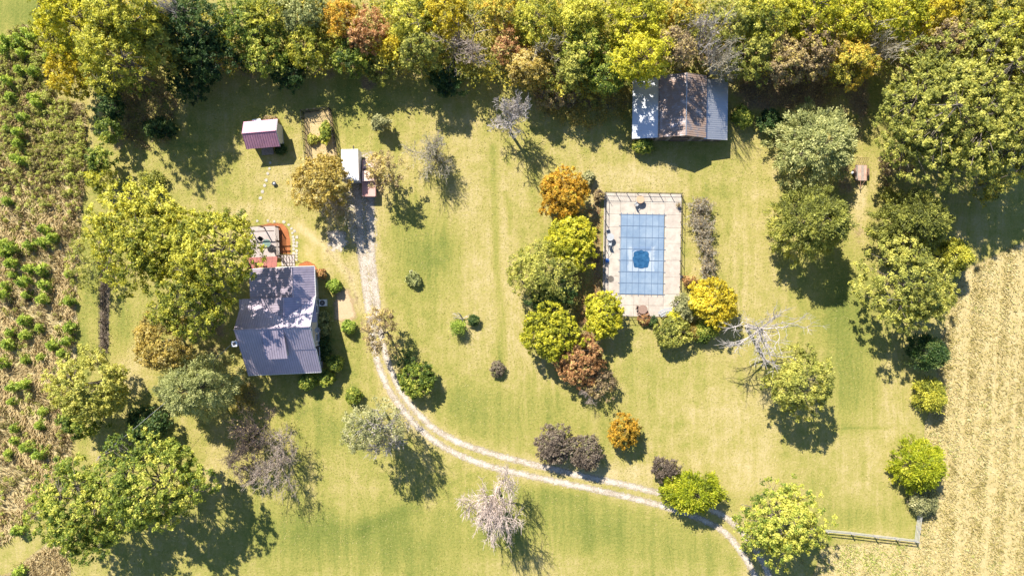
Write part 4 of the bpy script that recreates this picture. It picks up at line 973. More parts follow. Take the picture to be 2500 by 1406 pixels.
# chimney, vent pipe, dish
ch = MB().box((-5.08, -2.0, 3.1), (.55, .55, 6.2)).build('chimney', M_BLOCK, house)
MB().box((-5.08, -2.0, 6.26), (.68, .68, .12)).build('chimney_cap', M_WHITE, ch); MB().box((-5.08, -2.0, 6.34), (.36, .36, .05)).build('flue', M_BLACK, ch)
MB().bar((2.9, 2.9, 4.5), (2.9, 2.9, 5.9), .06, 8).build('vent_pipe', M_WHITE, house)
di = MB().lathe((4.65, -.9, 3.2), [(.05, 0), (.28, .06), (.38, .16), (.36, .17), (.05, .03)], 12).build('satellite_dish', M_GREY, house)
MB().bar((4.05, -.9, 3.0), (4.65, -.9, 3.2), .03).bar((4.65, -.9, 3.2), (4.85, -.75, 3.75), .02).build('dish_arm', M_GREY, di)
# red lean-to over the back door
quad_roof('lean_to_roof', (-.3, 7.42, 3.45), (-4.35, 7.42, 3.45), (-4.35, 9.0, 2.95), (-.3, 9.0, 2.95), M_RED, house, M_RED, gap=.6)
for x in (-4.2, -.45): MB().box((x, 8.85, 1.5), (.12, .12, 2.85)).build('lean_to_post', M_WOOD, house)

# deck behind the house
deck = empty('deck', (0, 0, 0), 0, 'grey wooden deck behind the house with dark posts and steps', 'deck')
deck.location = hb; deck.rotation_euler = (0, 0, math.radians(2.5))
db = MB()
for i in range(30): db.box((-2.75, 9.05 + i * .142, .62), (3.9, .132, .04))
do = db.build('deck_board', M_DECK, deck); do['kind'] = 'stuff'
MB().box((-2.75, 9.05, .53), (3.9, .06, .16)).box((-2.75, 13.15, .53), (3.9, .06, .16)).box((-.83, 11.1, .53), (.06, 4.1, .16)).box((-4.67, 11.1, .53), (.06, 4.1, .16)).build('deck_joist', M_WOOD, deck)
for x, y, hgt in ((-.85, 13.1, 1.7), (-2.7, 13.1, 2.7), (-4.6, 13.1, 2.7), (-.85, 11.2, 1.7), (-.85, 9.2, 1.7)):
    MB().box((x, y, hgt / 2), (.12, .12, hgt)).build('post', M_DARKWOOD, deck)
for y in (13.1, 12.4): MB().box((-2.7, y, 2.75 - (.0 if y > 13 else .02)), (4.0, .08, .14)).build('beam', M_DARKWOOD, deck)
for z in (.95, 1.25, 1.6): MB().box((-.85, 11.15, z), (.06, 3.9, .06)).build('rail', M_WOOD, deck)
for i in range(5): MB().box((-.45 + i * .33, 8.55, .55 - i * .11), (.30, 1.6, .05)).build('step', M_DECK, deck)
for y in (7.8, 9.25):
    MB().bar((-.6, y, 1.55), (1.2, y, .95), .04, 4).build('stair_rail', M_DARKWOOD, deck)
    for i in range(4): MB().box((-.3 + i * .45, y, .7), (.05, .05, 1.3 - i * .18)).build('baluster', M_DARKWOOD, deck)
def on_deck(x, y, z=.66): return (Matrix.Rotation(math.radians(2.5), 4, 'Z') @ Vector((x, y, 0))) + hb + Vector((0, 0, z))
ut = empty('patio_table', on_deck(-2.2, 10.9), 0, 'round green glass patio table on the deck', 'table')
MB().disc((0, 0, .70), .55, .04).build('tabletop', M_GREEN, ut)
for a in (0, 1.57, 3.14, 4.71): MB().bar((.35 * math.cos(a), .35 * math.sin(a), 0), (.3 * math.cos(a), .3 * math.sin(a), .70), .025).build('leg', M_GREY, ut)

def chair(name, loc, rz, mat, label, group, cat='chair'):
    t = empty(name, loc, rz, label, cat, group)
    MB().box((0, 0, .44), (.48, .46, .06)).build('seat', mat, t); MB().box((0, .25, .72), (.48, .05, .55), rx=-.15).build('backrest', mat, t)
    for sx in (-.2, .2):
        for sy in (-.2, .2): MB().bar((sx, sy, 0), (sx, sy, .42), .022).build('leg', mat, t)
        MB().box((sx * 1.2, 0, .63), (.05, .44, .04)).build('armrest', mat, t)
    return t
chair('patio_chair', on_deck(-1.4, 10.2), 2.6, M_BLACK, 'black patio chair at the lower right of the deck table', 'deck chairs')
chair('patio_chair', on_deck(-3.0, 11.5), .8, M_BLACK, 'black patio chair at the upper left of the deck table', 'deck chairs')

# air conditioner and stepping stones
ac = empty('air_conditioner', P(791, 739), .04, 'white air conditioning unit on the ground beside the house', 'air conditioner')
MB().box((0, 0, .42), (.85, .85, .8)).build('case', M_WHITE, ac); MB().disc((0, 0, .822), .36, .01, 20).build('fan_grille', M_BLACK, ac)
for a in range(3): MB().box((0, 0, .842), (.6, .035, .01), rz=a * 1.05).build('fan_blade', M_GREY, ac)
MB().box((0, 0, .012), (.95, .95, .02)).build('pad', M_GREY, ac)
STONES = [(628, 540), (654, 539), (670, 541), (693, 542), (705, 549), (712, 558), (719, 564), (714, 569), (716, 578), (725, 579), (717, 585), (717, 592), (725, 593), (717, 600), (724, 601), (717, 608), (724, 612), (717, 619), (724, 620), (717, 626), (724, 627), (724, 634), (716, 634),
          (660, 398), (658, 412), (654, 424), (650, 440), (646, 453), (641, 468), (636, 484)]
rs = random.Random(8)
for i, (x, y) in enumerate(STONES):
    n = 8; rr = rs.uniform(.17, .25); pts = [(rr * rs.uniform(.8, 1.15) * math.cos(2 * math.pi * k / n), rr * rs.uniform(.8, 1.15) * math.sin(2 * math.pi * k / n)) for k in range(n)]
    o = MB().prism(pts, -.02, .05).build('stepping_stone', M_STONE, None, P(x, y))
    tag(o, 'flat pale stepping stone in the row round the deck and its mulch bed' if i < 23 else 'flat pale stepping stone in the path below the red shed', 'stone', 'stepping stones by the deck' if i < 23 else 'stepping stones below the shed')

# ------------------------------------------------------------------ red roofed shed
sh = empty('shed', P(655, 336), math.radians(5), 'small garden shed with a burgundy metal roof near the fenced garden', 'shed')
MB().extr([(-2.0, y, z) for y, z in ((-1.25, 0), (1.35, 0), (1.35, 2.3), (0, 3.05), (-1.25, 2.3))], (4.05, 0, 0)).build('wall', M_SIDING_W, sh)
quad_roof('roof', (-2.3, 0, 3.25), (2.15, 0, 3.25), (2.15, 1.75, 2.3), (-2.3, 1.75, 2.3), M_SHED, sh, M_SHEDR, gap=.3)
quad_roof('roof', (2.15, -.002, 3.25), (-2.3, -.002, 3.25), (-2.3, -1.85, 2.15), (2.15, -1.85, 2.15), M_SHED, sh, M_SHEDR, gap=.3)
MB().bar((-2.3, 0, 3.28), (2.15, 0, 3.28), .06).build('ridge_cap', M_SHED, sh)
MB().bar((2.18, 0, 3.2), (2.18, 1.75, 2.25), .04, 4).bar((2.18, 0, 3.2), (2.18, -1.85, 2.1), .04, 4).build('trim_board', M_TRIM, sh)
MB().box((-.1, -1.275, 1.0), (.95, .05, 2.0)).build('door', M_DARKWOOD, sh)
MB().box((1.2, -1.27, 1.5), (.6, .05, .6)).build('window', M_GLASS, sh)
MB().box((-.2, -1.85, .12), (1.6, 1.0, .2)).build('step', M_WOOD, sh)
bx = empty('storage_box', P(632, 301), math.radians(8), 'white storage box behind the red shed', 'box')
MB().box((0, 0, .4), (1.05, .6, .8)).build('case', M_WHITE, bx); MB().box((0, 0, .83), (1.12, .67, .06)).build('lid', M_WHITE, bx)

# ------------------------------------------------------------------ white box trailer and pickup
tl = empty('box_trailer', P(866, 412), math.radians(1.2), 'white box trailer parked on the gravel beside the golden tree', 'trailer')
MB().box((0, 0, 1.65), (2.2, 4.15, 2.1)).build('body', M_WHITE, tl)
MB().box((0, 0, 2.72), (2.16, 4.1, .06)).build('roof', M_WHITE, tl)
MB().box((0, -2.09, 1.62), (1.9, .04, 1.9)).build('rear_door', M_GREY, tl)
for s in (-1, 1):
    MB().box((s * 1.08, 0, 2.765), (.05, 4.1, .03)).build('trim', M_TRIM, tl)
    for y in (-.4, .4):
        w = MB().bar((s * .85, y, .35), (s * 1.09, y, .35), .35, 14).build('wheel', M_RUBBER, tl); MB().bar((s * 1.0, y, .35), (s * 1.1, y, .35), .18, 10).build('rim', M_GREY, w)
MB().box((0, 0, .5), (1.6, 4.0, .15)).box((0, 2.5, .5), (.12, 1.0, .1)).build('chassis', M_BLACK, tl)
MB().box((0, -2.02, .5), (1.9, .12, .16)).build('bumper', M_GREY, tl)

tk = empty('pickup_truck', P(905, 437), math.radians(0), 'faded red pickup truck parked between the white trailer and a thin tree', 'pickup truck')
M_PINKL = plain('sun_bleached_red_paint', (.66, .47, .42), .45, .4, var=.15, scale=2)
bd = MB().extr([(-.92, y, z) for y, z in ((-2.5, .5), (2.4, .5), (2.4, .95), (1.2, 1.12), (-2.5, 1.05))], (1.84, 0, 0)).build('body', M_PINK, tk)
MB().extr([(-.8, y, z) for y, z in ((1.15, 1.1), (.75, 1.72), (-.55, 1.75), (-.65, 1.06))], (1.6, 0, 0)).build('cab', M_PINKL, tk)
MB().box((0, 1.75, 1.075), (1.5, 1.05, .04), rx=-.14).build('bonnet', M_PINKL, tk)
MB().extr([(-.72, 1.16, 1.17), (.72, 1.16, 1.17), (.66, .83, 1.66), (-.66, .83, 1.66)], (0, .02, .015)).build('windscreen', M_GLASS, tk)
MB().box((0, -.63, 1.42), (1.3, .04, .45)).build('rear_window', M_GLASS, tk)
MB().box((0, -1.55, 1.055), (1.5, 1.7, .03)).build('bed_floor', M_PINK, tk)
for s in (-1, 1):
    MB().box((s * .84, -1.55, 1.15), (.12, 1.85, .2)).build('bed_side', M_PINK, tk)
    MB().box((s * .806, .15, 1.42), (.02, .9, .4)).build('side_window', M_GLASS, tk)
    MB().box((s * .7, 2.41, .8), (.25, .04, .16)).build('headlight', M_WHITE, tk)
    for y in (1.55, -1.5):
        w = MB().bar((s * .72, y, .36), (s * .95, y, .36), .36, 14).build('wheel', M_RUBBER, tk); MB().bar((s * .9, y, .36), (s * .96, y, .36), .18, 10).build('rim', M_GREY, w)
MB().box((0, -2.5, 1.0), (1.7, .08, .5)).build('tailgate', M_PINK, tk); MB().box((0, 2.45, .55), (1.8, .12, .16)).build('front_bumper', M_GREY, tk)

# ------------------------------------------------------------------ barn
bn = empty('barn', P(1652, 280), math.radians(-.8), 'old tin-roofed barn with two lean-to sides at the edge of the wood', 'barn')
MB().extr([(x, -3.55, z) for x, z in ((-3.05, 0), (3.0, 0), (3.0, 3.1), (.2, 4.1), (-3.05, 3.0))], (0, 7.6, 0)).build('wall', M_BARNWALL, bn)
MB().extr([(x, -3.5, z) for x, z in ((3.0, 0), (5.9, 0), (5.9, 1.85), (3.0, 2.55))], (0, 7.5, 0)).build('lean_to_wall', M_BARNWALL, bn)
MB().extr([(x, -3.5, z) for x, z in ((-3.05, 0), (-6.0, 0), (-6.0, 1.85), (-3.05, 2.7))], (0, 7.5, 0)).build('lean_to_wall', M_BARNWALL, bn)
quad_roof('roof', (.2, -3.8, 4.35), (.2, 4.3, 4.35), (3.15, 4.3, 3.15), (3.15, -3.8, 3.15), M_BARN, bn, M_BARN, gap=.28)
quad_roof('roof', (.198, 4.3, 4.35), (.198, -3.8, 4.35), (-3.15, -3.8, 2.95), (-3.15, 4.3, 2.95), M_BARN, bn, M_BARN, gap=.28)
quad_roof('lean_to_roof', (3.02, -3.85, 2.62), (3.02, 4.1, 2.62), (6.25, 4.1, 2.12), (6.25, -3.85, 2.12), M_BARN3, bn, M_BARN2, gap=.28)
quad_roof('lean_to_roof', (-3.1, 4.1, 2.86), (-3.1, -3.8, 2.86), (-6.35, -3.8, 2.0), (-6.35, 4.1, 2.0), M_BARN2, bn, M_BARN2, gap=.28)
MB().bar((.2, -3.8, 4.37), (.2, 4.3, 4.37), .08).build('ridge_cap', M_BARN2, bn)
for i in range(24):
    x = -5.85 + i * .5; h_ = 1.8 + (x + 6) * .29 if x < -3 else (3.0 + (x + 3) * .33 if x < .2 else (4.1 - (x - .2) * .36 if x < 3 else 2.5 - (x - 3) * .24))
    MB().box((x, -3.58, h_ / 2), (.42, .05, h_ - .12)).build('board', M_BARNWALL if i % 3 else M_WOOD, bn)
dr_ = MB().box((0, -3.64, 1.2), (2.2, .06, 2.4)).build('barn_door', M_DARKWOOD, bn)
MB().box((0, -3.68, .9), (2.2, .03, .12)).box((0, -3.68, 1.9), (2.2, .03, .12)).build('door_brace', M_WOOD, dr_)

# ------------------------------------------------------------------ pool
PR = math.radians(-1.0)
pc = P(1567, 622)
def pool_w(x, y, z=0): return (Matrix.Rotation(PR, 4, 'Z') @ Vector((x, y, 0))) + pc + Vector((0, 0, z))
deckp = empty('pool_deck', pc, PR); deckp['kind'] = 'structure'
rs = random.Random(4)
PX = [-5.25, -3.05, 3.05, 5.25]; colx = [(-5.25, -3.02), (-3.0, -1.01), (-.99, 1.0), (1.02, 3.0), (3.02, 5.25)]
rowy = [(-8.35, -6.85), (-6.83, -5.25), (-5.23, -2.98), (-2.96, -.70), (-.68, 1.58), (1.60, 3.68), (3.70, 5.45), (5.47, 6.90), (6.92, 8.35)]
for j, (y0, y1) in enumerate(rowy):
    for i, (x0, x1) in enumerate(colx):
        if 1 <= i <= 3 and 2 <= j <= 6: continue
        o = MB().box(((x0 + x1) / 2, (y0 + y1) / 2, .03 + rs.uniform(0, .008)), (x1 - x0 - .004, y1 - y0 - .004, .09)).build('slab', M_CONC if rs.random() < .6 else M_CONC_B, deckp)
# pool shell and water under the cover
MB().box((0, .11, -.012 + .022), (6.0, 10.66, .01)).build('pool_basin', M_GREY, deckp)
# cover: sags to the middle
def cover_mat():
    m, N, L, b = nodes('blue_pool_cover')
    p = gpos(N); n = noise(N, L, .45, 5, .65, p).outputs[0]; n2 = noise(N, L, 5, 4, .7, p).outputs[0]
    k = mth(N, L, 'ADD', mth(N, L, 'MULTIPLY', n, .75), mth(N, L, 'MULTIPLY', n2, .25))
    r = ramp(N, [(.30, (.13, .195, .285)), (.48, (.175, .24, .325)), (.62, (.225, .29, .365)), (.78, (.30, .355, .41))]); L.new(k, r.inputs[0])
    tc = N.new('ShaderNodeTexCoord').outputs['Object']; sx = N.new('ShaderNodeSeparateXYZ'); L.new(tc, sx.inputs[0])
    wob = mth(N, L, 'MULTIPLY', mth(N, L, 'SUBTRACT', noise(N, L, 2.2, 4, .6, tc).outputs[0], .5), .9)
    def inside(x0, y0, hx, hy):
        dx = mth(N, L, 'SUBTRACT', mth(N, L, 'ABSOLUTE', mth(N, L, 'SUBTRACT', sx.outputs[0], x0)), hx); dy = mth(N, L, 'SUBTRACT', mth(N, L, 'ABSOLUTE', mth(N, L, 'SUBTRACT', sx.outputs[1], y0)), hy)
        return mrange(N, L, mth(N, L, 'ADD', mth(N, L, 'MAXIMUM', dx, dy), wob), .12, -.12)
    c = mixc(N, L, mth(N, L, 'MULTIPLY', inside(-.12, -.6, 1.75, 1.65), .55), r.outputs[0], (.40, .44, .47))      # chalky drying ring
    c = mixc(N, L, mth(N, L, 'MULTIPLY', inside(-.1, .78, 1.25, .3), .7), c, (.085, .16, .29))                     # damp band above the puddle
    L.new(c, b.inputs['Base Color']); b.inputs['Roughness'].default_value = .6; b.inputs['Specular IOR Level'].default_value = .25
    return m
cv = empty('pool_cover', pc, PR, 'blue pool safety cover with dark straps in the middle of the pool deck', 'pool cover')
nx_, ny_ = 30, 54; xs_ = np.linspace(-2.92, 2.92, nx_); ys_ = np.linspace(-5.38, 5.45, ny_)
X, Y = np.meshgrid(xs_, ys_); ex = np.clip(1 - np.abs(X) / 2.92, 0, 1); ey = np.clip(1 - np.abs(Y) / 5.4, 0, 1)
Z = .13 - .035 * np.exp(-(X ** 2 + (Y + .6) ** 2) / 2.5) + .008 * np.sin(X * 5.4) * np.sin(Y * 4.2)
ii = np.arange(nx_ * ny_).reshape(ny_, nx_); F = np.stack([ii[:-1, :-1], ii[:-1, 1:], ii[1:, 1:], ii[1:, :-1]], -1).reshape(-1, 4)
link_mesh('sheet', np_mesh('sheet', np.stack([X, Y, Z], -1).reshape(-1, 3), F), cv, cover_mat())
M_STRAP = plain('dark_strap', (.10, .15, .23), .7, .2, var=.1)
for x in (-2.9, -2.1, -1.28, -.42, .46, 1.34, 2.2, 2.9):
    MB().box((x, .02, .142), (.055, 11.3, .012)).build('strap', M_STRAP, cv)
for y in (-5.33, -3.85, -2.32, -.78, .75, 2.32, 3.88, 5.4):
    MB().box((0, y, .156), (6.4, .055, .012)).build('strap', M_STRAP, cv)
pts = []
for i in range(40):
    a = 2 * math.pi * i / 40; c_, s_ = math.cos(a), math.sin(a)
    rr = 1.10 / (abs(c_) ** 3.2 + abs(s_) ** 3.2) ** (1 / 3.2) * (1 + .045 * math.cos(8 * a) + .02 * math.sin(13 * a))
    pts.append((rr * c_ - .12, rr * 1.08 * s_ - .62))
m, N, L, b = nodes('pooled_rain_water'); b.inputs['Base Color'].default_value = (.018, .075, .17, 1); b.inputs['Roughness'].default_value = .25; b.inputs['Specular IOR Level'].default_value = .5
n = noise(N, L, 2.2, 4, .6, gpos(N)); r = ramp(N, [(.35, (.012, .06, .14)), (.7, (.035, .12, .24))]); L.new(n.outputs[0], r.inputs[0]); L.new(r.outputs[0], b.inputs['Base Color'])
tag(MB().prism(pts, .135, .168).build('puddle', m, None, pc, PR), 'dark blue rain puddle lying on the middle of the pool cover', 'puddle')

# pool fence: posts, rails and thin pickets
fc = empty('pool_fence', pc, PR, 'low dark metal fence round the pool deck', 'fence')
def fence_run(parent, a, b, n_posts, hgt, mat, picket=.0, rails=(.12, .95), r=.022, rail_r=.014, tall=None, pick_r=.006, skip=()):
    a = Vector(a); b = Vector(b)
    for i in range(n_posts):
        p = a.lerp(b, i / (n_posts - 1)); h_ = tall if (tall and i in (0, n_posts - 1)) else hgt
        MB().bar(p - Vector((0, 0, .05)), p + Vector((0, 0, h_)), r, 6).build('post', mat, parent)
    for z in rails:
        MB().bar(a + Vector((0, 0, z * hgt)), b + Vector((0, 0, z * hgt)), rail_r, 4).build('rail', mat, parent)
    if picket:
        L_ = (b - a).length; k = int(L_ / picket); m = MB()
        for i in range(1, k):
            p = a.lerp(b, i / k); m.bar(p + Vector((0, 0, .1)), p + Vector((0, 0, hgt * .98)), pick_r, 3)
        o = m.build('picket', mat, parent); o['kind'] = 'stuff'
fence_run(fc, (-5.15, 8.25, .08), (5.15, 8.25, .08), 8, 1.2, M_BLACK, .3, (.35, .97), .045, .032, pick_r=.007)
fence_run(fc, (-5.15, 8.0, .08), (-5.15, -6.0, .08), 9, 1.2, M_BLACK, .3, (.35, .97), .045, .032, pick_r=.007)
fence_run(fc, (5.15, 8.0, .08), (5.15, -6.0, .08), 9, 1.2, M_BLACK, .3, (.35, .97), .045, .032, pick_r=.007)
fence_run(fc, (-2.9, -8.5, .0), (2.0, -8.5, .0), 4, 1.2, M_BLACK, .3, (.35, .97), .045, .032, pick_r=.007)
MB().bar((-5.17, 8.27, 0), (-5.17, 8.27, 2.0), .03).build('gate_post', M_BLACK, fc)

def round_table(px, py, rad, mat, name, label, h_=.72, leg=M_GREY):
    t = empty(name, P(px, py, .08), .3, label, 'table')
    MB().lathe((0, 0, h_), [(rad, 0), (rad + .02, .02), (rad, .045)], 20).build('tabletop', mat, t)
    for i in range(4):
        a = i * 1.57 + .5; MB().bar((rad * .65 * math.cos(a), rad * .65 * math.sin(a), 0), (rad * .5 * math.cos(a), rad * .5 * math.sin(a), h_), .025).build('leg', leg, t)
    return t
round_table(1561, 489, .52, M_TABLE, 'patio_table', 'round tan table at the top edge of the pool deck')
chair('patio_chair', P(1553, 499, .08), 2.4, M_GREY, 'grey chair left of the tan table on the pool deck', 'pool deck chairs')
t = round_table(1488, 580, .5, M_GREY, 'mesh_table', 'grey metal mesh table at the left edge of the pool deck')
chair('patio_chair', P(1484, 567, .08), .4, M_GREY, 'grey chair above the mesh table at the left edge of the pool deck', 'pool deck chairs')
chair('patio_chair', P(1487, 595, .08), 3.0, M_GREY, 'grey chair below the mesh table at the left edge of the pool deck', 'pool deck chairs')
tb = round_table(1567, 755, .6, M_BROWN, 'wicker_table', 'brown wicker table at the bottom edge of the pool deck')
chair('wicker_chair', P(1556, 751, .08), 1.2, M_BROWN, 'brown wicker chair left of the wicker table on the pool deck', 'wicker chairs')
chair('wicker_chair', P(1560, 764, .08), 2.7, M_BROWN, 'brown wicker chair below left of the wicker table on the pool deck', 'wicker chairs')
chair('wicker_chair', P(1577, 763, .08), -2.7, M_BROWN, 'brown wicker chair below right of the wicker table on the pool deck', 'wicker chairs')
gr = empty('floor_drain', P(1491, 681, .08), 0, 'round grey spiral grate lying on the left of the pool deck', 'grate')
M_GRATE = plain('faded_grate', (.33, .29, .25), .8, .2)
for rr in (.1, .22, .34, .44):
    MB().lathe((0, 0, 0), [(rr - .025, .0), (rr - .02, .03), (rr + .02, .03), (rr + .025, 0)], 18).build('ring', M_GRATE, gr)
lo = empty('curved_lounger', P(1628, 757, .08), math.radians(12), 'curved white slatted lounger at the lower right of the pool deck', 'lounger')
for k in range(3):
    m = MB()
    for i in range(8):
        a0 = math.radians(60 + i * 7.5); a1 = math.radians(60 + (i + 1) * 7.5); R_ = 2.6 - k * .3
        m.box(((R_ * math.cos((a0 + a1) / 2)), R_ * math.sin((a0 + a1) / 2) - 2.4, .38 + .03 * k), (R_ * .135, .22, .04), rz=(a0 + a1) / 2 + math.pi / 2)
    m.build('slat', M_GREY, lo)
for x in (-.9, 0, .9): MB().bar((x, -.1, 0), (x, -.1, .38), .03).build('leg', M_GREY, lo)
pt = empty('planter', P(1655, 502, .08), 0, 'grey planter in the upper right corner of the pool deck', 'planter')
MB().lathe((0, 0, 0), [(.16, 0), (.24, .35), (.27, .38), (.2, .36)], 12).build('pot', M_GREY, pt)
rg_ = np.random.default_rng(77); q3 = rg_.normal(size=(160, 3)) * .16 + np.array([0, 0, .5])
link_mesh('plant', leaf_mesh('plant', q3, unit(rg_.normal(size=(160, 3)) + np.array([0, 0, .8])), .07 * rg_.uniform(.6, 1.4, 160), rg_.uniform(0, 1, 160), rg_), pt, LEAF['brown'])
nt = empty('skimmer_net', P(1482, 636, .1), 0, 'blue pool skimmer net with a long white pole at the left fence', 'pool net')
MB().lathe((0, 0, 0), [(.10, .02), (.28, .05), (.3, .08), (.28, .09)], 12).build('net', M_BLUE, nt); MB().bar((0, .2, .1), (.35, 2.1, .9), .02).build('pole', M_WHITE, nt)
hs = empty('garden_hose_reel', P(1663, 676, .0), 0, 'small dark hose reel at the right pool fence', 'hose reel')
MB().bar((-.15, 0, .3), (.15, 0, .3), .22, 14).build('reel', M_BLACK, hs); MB().box((-.18, 0, .25), (.03, .4, .5)).box((.18, 0, .25), (.03, .4, .5)).build('stand', M_GREY, hs)

# ------------------------------------------------------------------ utility trailer and bucket
ut2 = empty('utility_trailer', P(2097, 424), math.radians(-1), 'rusty flat utility trailer with a mesh ramp parked by the wood', 'trailer')
MB().box((0, 0, .55), (1.5, 2.1, .05)).build('floor', M_PLY, ut2)
for i in range(4): MB().box((-.56 + i * .37, 0, .582), (.355, 2.06, .02)).build('plank', M_PLY if i % 2 else M_WOOD, ut2)
for s in (-1, 1):
    MB().box((s * .76, 0, .56), (.06, 2.14, .1)).build('side_rail', M_RUST, ut2)
    MB().bar((s * .76, -1.0, .95), (s * .76, 1.0, .95), .025, 6).build('top_rail', M_BLACK, ut2)
    for y in (-1.0, 0, 1.0): MB().bar((s * .76, y, .55), (s * .76, y, .95), .022, 6).build('stake', M_BLACK, ut2)
    w = MB().bar((s * .82, .1, .32), (s * 1.0, .1, .32), .32, 14).build('wheel', M_RUBBER, ut2); MB().bar((s * .9, .1, .32), (s * 1.01, .1, .32), .15, 8).build('rim', M_GREY, w)
    MB().extr([(s * .8, y, z) for y, z in ((-.4, .62), (-.25, .74), (.45, .74), (.6, .62))], (s * .24, 0, .03)).build('mudguard', M_RUST, ut2)
rp = MB()
for i in range(6): rp.bar((-.7 + i * .28, 1.1, .58), (-.7 + i * .28, 1.9, 1.25), .02, 4)
for i in range(5): rp.bar((-.72, 1.1 + i * .2, .58 + i * .167), (.72, 1.1 + i * .2, .58 + i * .167), .02, 4)
rp.build('ramp', M_RUST, ut2)
MB().bar((-.6, -1.05, .5), (0, -1.95, .45), .04, 4).bar((.6, -1.05, .5), (0, -1.95, .45), .04, 4).bar((0, -1.05, .5), (0, -2.2, .45), .05, 4).build('tongue', M_RUST, ut2)
MB().bar((0, -2.0, 0), (0, -2.0, .7), .03).build('jack', M_GREY, ut2)
bk = empty('propane_tank', P(2080, 423), 0, 'small white gas bottle standing left of the utility trailer', 'gas bottle')
MB().lathe((0, 0, 0), [(.16, 0), (.2, .06), (.2, .34), (.12, .45), (.05, .48)], 12).build('bottle', M_WHITE, bk); MB().lathe((0, 0, .46), [(.1, 0), (.1, .1), (.08, .1)], 10).build('collar', M_WHITE, bk)

# ------------------------------------------------------------------ garden fence, dark fence, board fence
gf = empty('garden_fence', P(780, 330), 0, 'black wire fence round the straw-covered vegetable garden', 'fence')
def lp(px, py): return P(px, py) - P(780, 330)
for a, b, n in (((741, 276), (808, 269), 5), ((741, 276), (752, 394), 8), ((808, 269), (825, 390), 8)):
    fence_run(gf, lp(*a), lp(*b), n, 1.5, M_BLACK, .2, (.1, .5, .97), .055, .03, pick_r=.024)
df = empty('wire_fence', P(256, 710), 0, 'old dark wire fence with leaning posts along the mown strip', 'fence')
def lq(px, py): return P(px, py) - P(256, 710)
fence_run(df, lq(255, 556), lq(253, 862), 9, 1.25, M_DARKWOOD, .25, (.3, .6, .95), .07, .012, pick_r=.008)
rg_ = np.random.default_rng(5); n = 2600
yy = rg_.uniform(565, 858, n); C = np.stack([(254 + rg_.normal(size=n) * 5 - CX) / S, (CY - yy) / S, rg_.uniform(.03, .7, n) ** 1.3], 1)
tag(link_mesh('dead_vines', leaf_mesh('dead_vines', C, unit(rg_.normal(size=(n, 3))), .16 * rg_.uniform(.5, 1.4, n), np.clip(rg_.normal(size=n) * .22 + .45, 0, 1), rg_, .25), None, LEAF['purple']), 'dead brown vines matted along the old wire fence', 'vines', kind='stuff')
bf = empty('board_fence', P(2236, 1318), 0, 'grey wooden board fence at the corner of the crop field', 'fence')
def lb_(px, py): return P(px, py) - P(2236, 1318)
FP = [(1960, 1284), (2012, 1292), (2075, 1298), (2132, 1305), (2184, 1311), (2232, 1317)]
FP2 = [(2232, 1317), (2236, 1283), (2241, 1248)]
M_FENCE = plain('weathered_board', (.42, .41, .38), .85, .2, var=.18, scale=4)
for p in FP + FP2[1:]:
    c = lb_(*p); MB().box((c.x, c.y, .62), (.13, .13, 1.34)).build('post', M_WOOD, bf)
for Q, nb in ((FP, 3), (FP2, 4)):
    for a, b in zip(Q[:-1], Q[1:]):
        a = lb_(*a); b = lb_(*b); d = b - a
        for k in range(nb):
            z = .3 + k * (.85 / (nb - 1)); mid = (a + b) / 2
            off = Vector((-d.y, d.x, 0)).normalized() * .085
            MB().box((mid.x + off.x, mid.y + off.y, z), (d.length - .01, .03, .14), rz=math.atan2(d.y, d.x)).build('board', M_FENCE, bf)

# ------------------------------------------------------------------ small things on the lawn
fp = empty('fire_bowl', P(671, 449), 0, 'small dark fire bowl on the lawn below the red shed', 'fire bowl')
MB().lathe((0, 0, .12), [(.12, 0), (.26, .12), (.3, .2), (.27, .2), (.1, .06)], 14).build('bowl', M_BLACK, fp); MB().lathe((0, 0, .3), [(.2, 0), (.12, .08), (.03, .1)], 12).build('lid', M_GREY, fp)
for a in (0, 2.1, 4.2): MB().bar((.2 * math.cos(a), .2 * math.sin(a), 0), (.12 * math.cos(a), .12 * math.sin(a), .15), .02).build('leg', M_BLACK, fp)
dw = empty('driftwood', P(1126, 770), 0, 'white twisted driftwood standing on the lawn', 'driftwood')
rs = random.Random(12)
def branch(p, d, l, r, depth, m):
    for i in range(3):
        d = (d + Vector((rs.uniform(-.35, .35), rs.uniform(-.35, .35), rs.uniform(-.25, .3)))).normalized(); q_ = p + d * l / 3
        if q_.z < .1: q_.z = .1
        m.bar(p, q_, r, 5, r * .75); p = q_; r *= .75
        if depth and rs.random() < .75: branch(p.copy(), (d + Vector((rs.uniform(-1, 1), rs.uniform(-1, 1), rs.uniform(-.3, .5)))).normalized(), l * .6, r * .8, depth - 1, m)
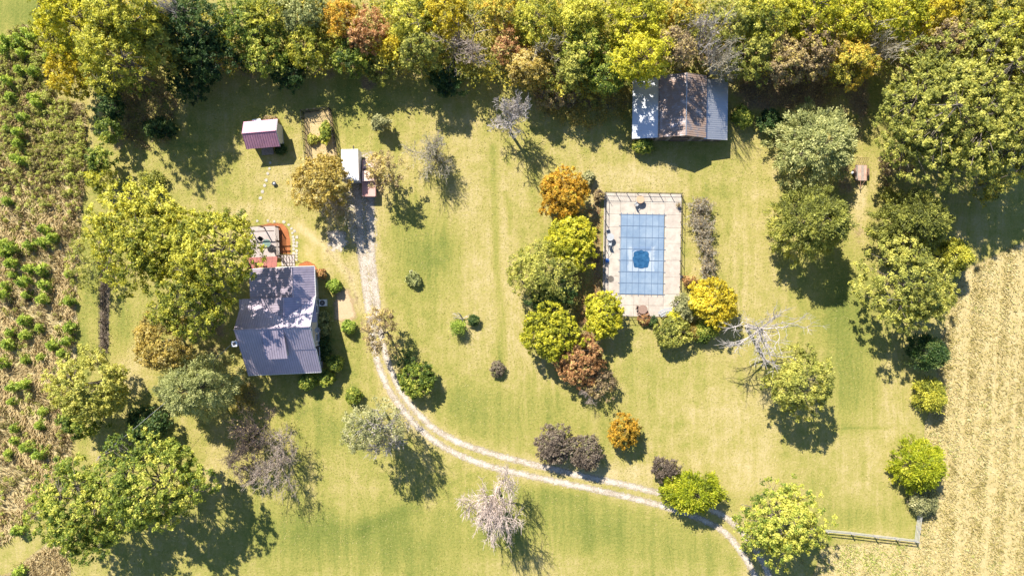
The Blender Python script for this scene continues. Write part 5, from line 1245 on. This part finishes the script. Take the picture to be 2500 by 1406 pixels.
m = MB(); branch(Vector((.2, -.7, .0)), Vector((-.1, .6, .6)).normalized(), 2.0, .13, 2, m); m.build('stem', BARK_PALE, dw)
m = MB(); branch(Vector((.1, -.5, .1)), Vector((-.5, .5, .3)).normalized(), 1.4, .09, 2, m); m.build('limb', BARK_PALE, dw)
m = MB(); branch(Vector((.15, -.5, .1)), Vector((.7, .3, .2)).normalized(), 1.0, .08, 1, m); m.build('limb', BARK_PALE, dw)
for i, (x, y, r) in enumerate([(1004, 664, .28), (1014, 670, .22), (998, 676, .25), (1020, 684, .2), (1008, 692, .22)]):
    pts = [(r * rs.uniform(.75, 1.2) * math.cos(2 * math.pi * k / 7), r * rs.uniform(.75, 1.2) * math.sin(2 * math.pi * k / 7)) for k in range(7)]
    n_ = len(pts); v = [(a, b, -.03) for a, b in pts] + [(a * .9, b * .9, r * .5) for a, b in pts] + [(a * .45, b * .45, r * .75) for a, b in pts]
    f = [(k, (k + 1) % 7, (k + 1) % 7 + 7, k + 7) for k in range(7)] + [(k + 7, (k + 1) % 7 + 7, (k + 1) % 7 + 14, k + 14) for k in range(7)] + [tuple(range(14, 21))]
    tag(MB().add(v, f).build('rock', M_STONE, None, P(x, y)), 'pale rock round the small grey-green plant on the lawn', 'rock', 'rocks round the small plant')

# utility pole hidden in the trees and the cable from it to the house
pl = empty('utility_pole', P(322, 1082), 0, 'wooden utility pole among the trees in the lower left, carrying a cable', 'pole')
MB().bar((0, 0, -.2), (0, 0, 7.5), .14, 8, .1).build('shaft', M_WOOD, pl); MB().box((0, 0, 7.0), (1.4, .1, .12), rz=.8).build('crossarm', M_WOOD, pl)
a = P(322, 1082) + Vector((0, 0, 7.1)); b = hb + Vector((-4.6, -1.2, 5.0)); m = MB(); N_ = 14
pp = [a.lerp(b, i / N_) - Vector((0, 0, 1.0 * 4 * (i / N_) * (1 - i / N_))) for i in range(N_ + 1)]
for i in range(N_): m.bar(pp[i], pp[i + 1], .022, 4)
tag(m.build('power_cable', M_GREY, None), 'thin pale cable strung from the house to the lower left trees', 'cable')
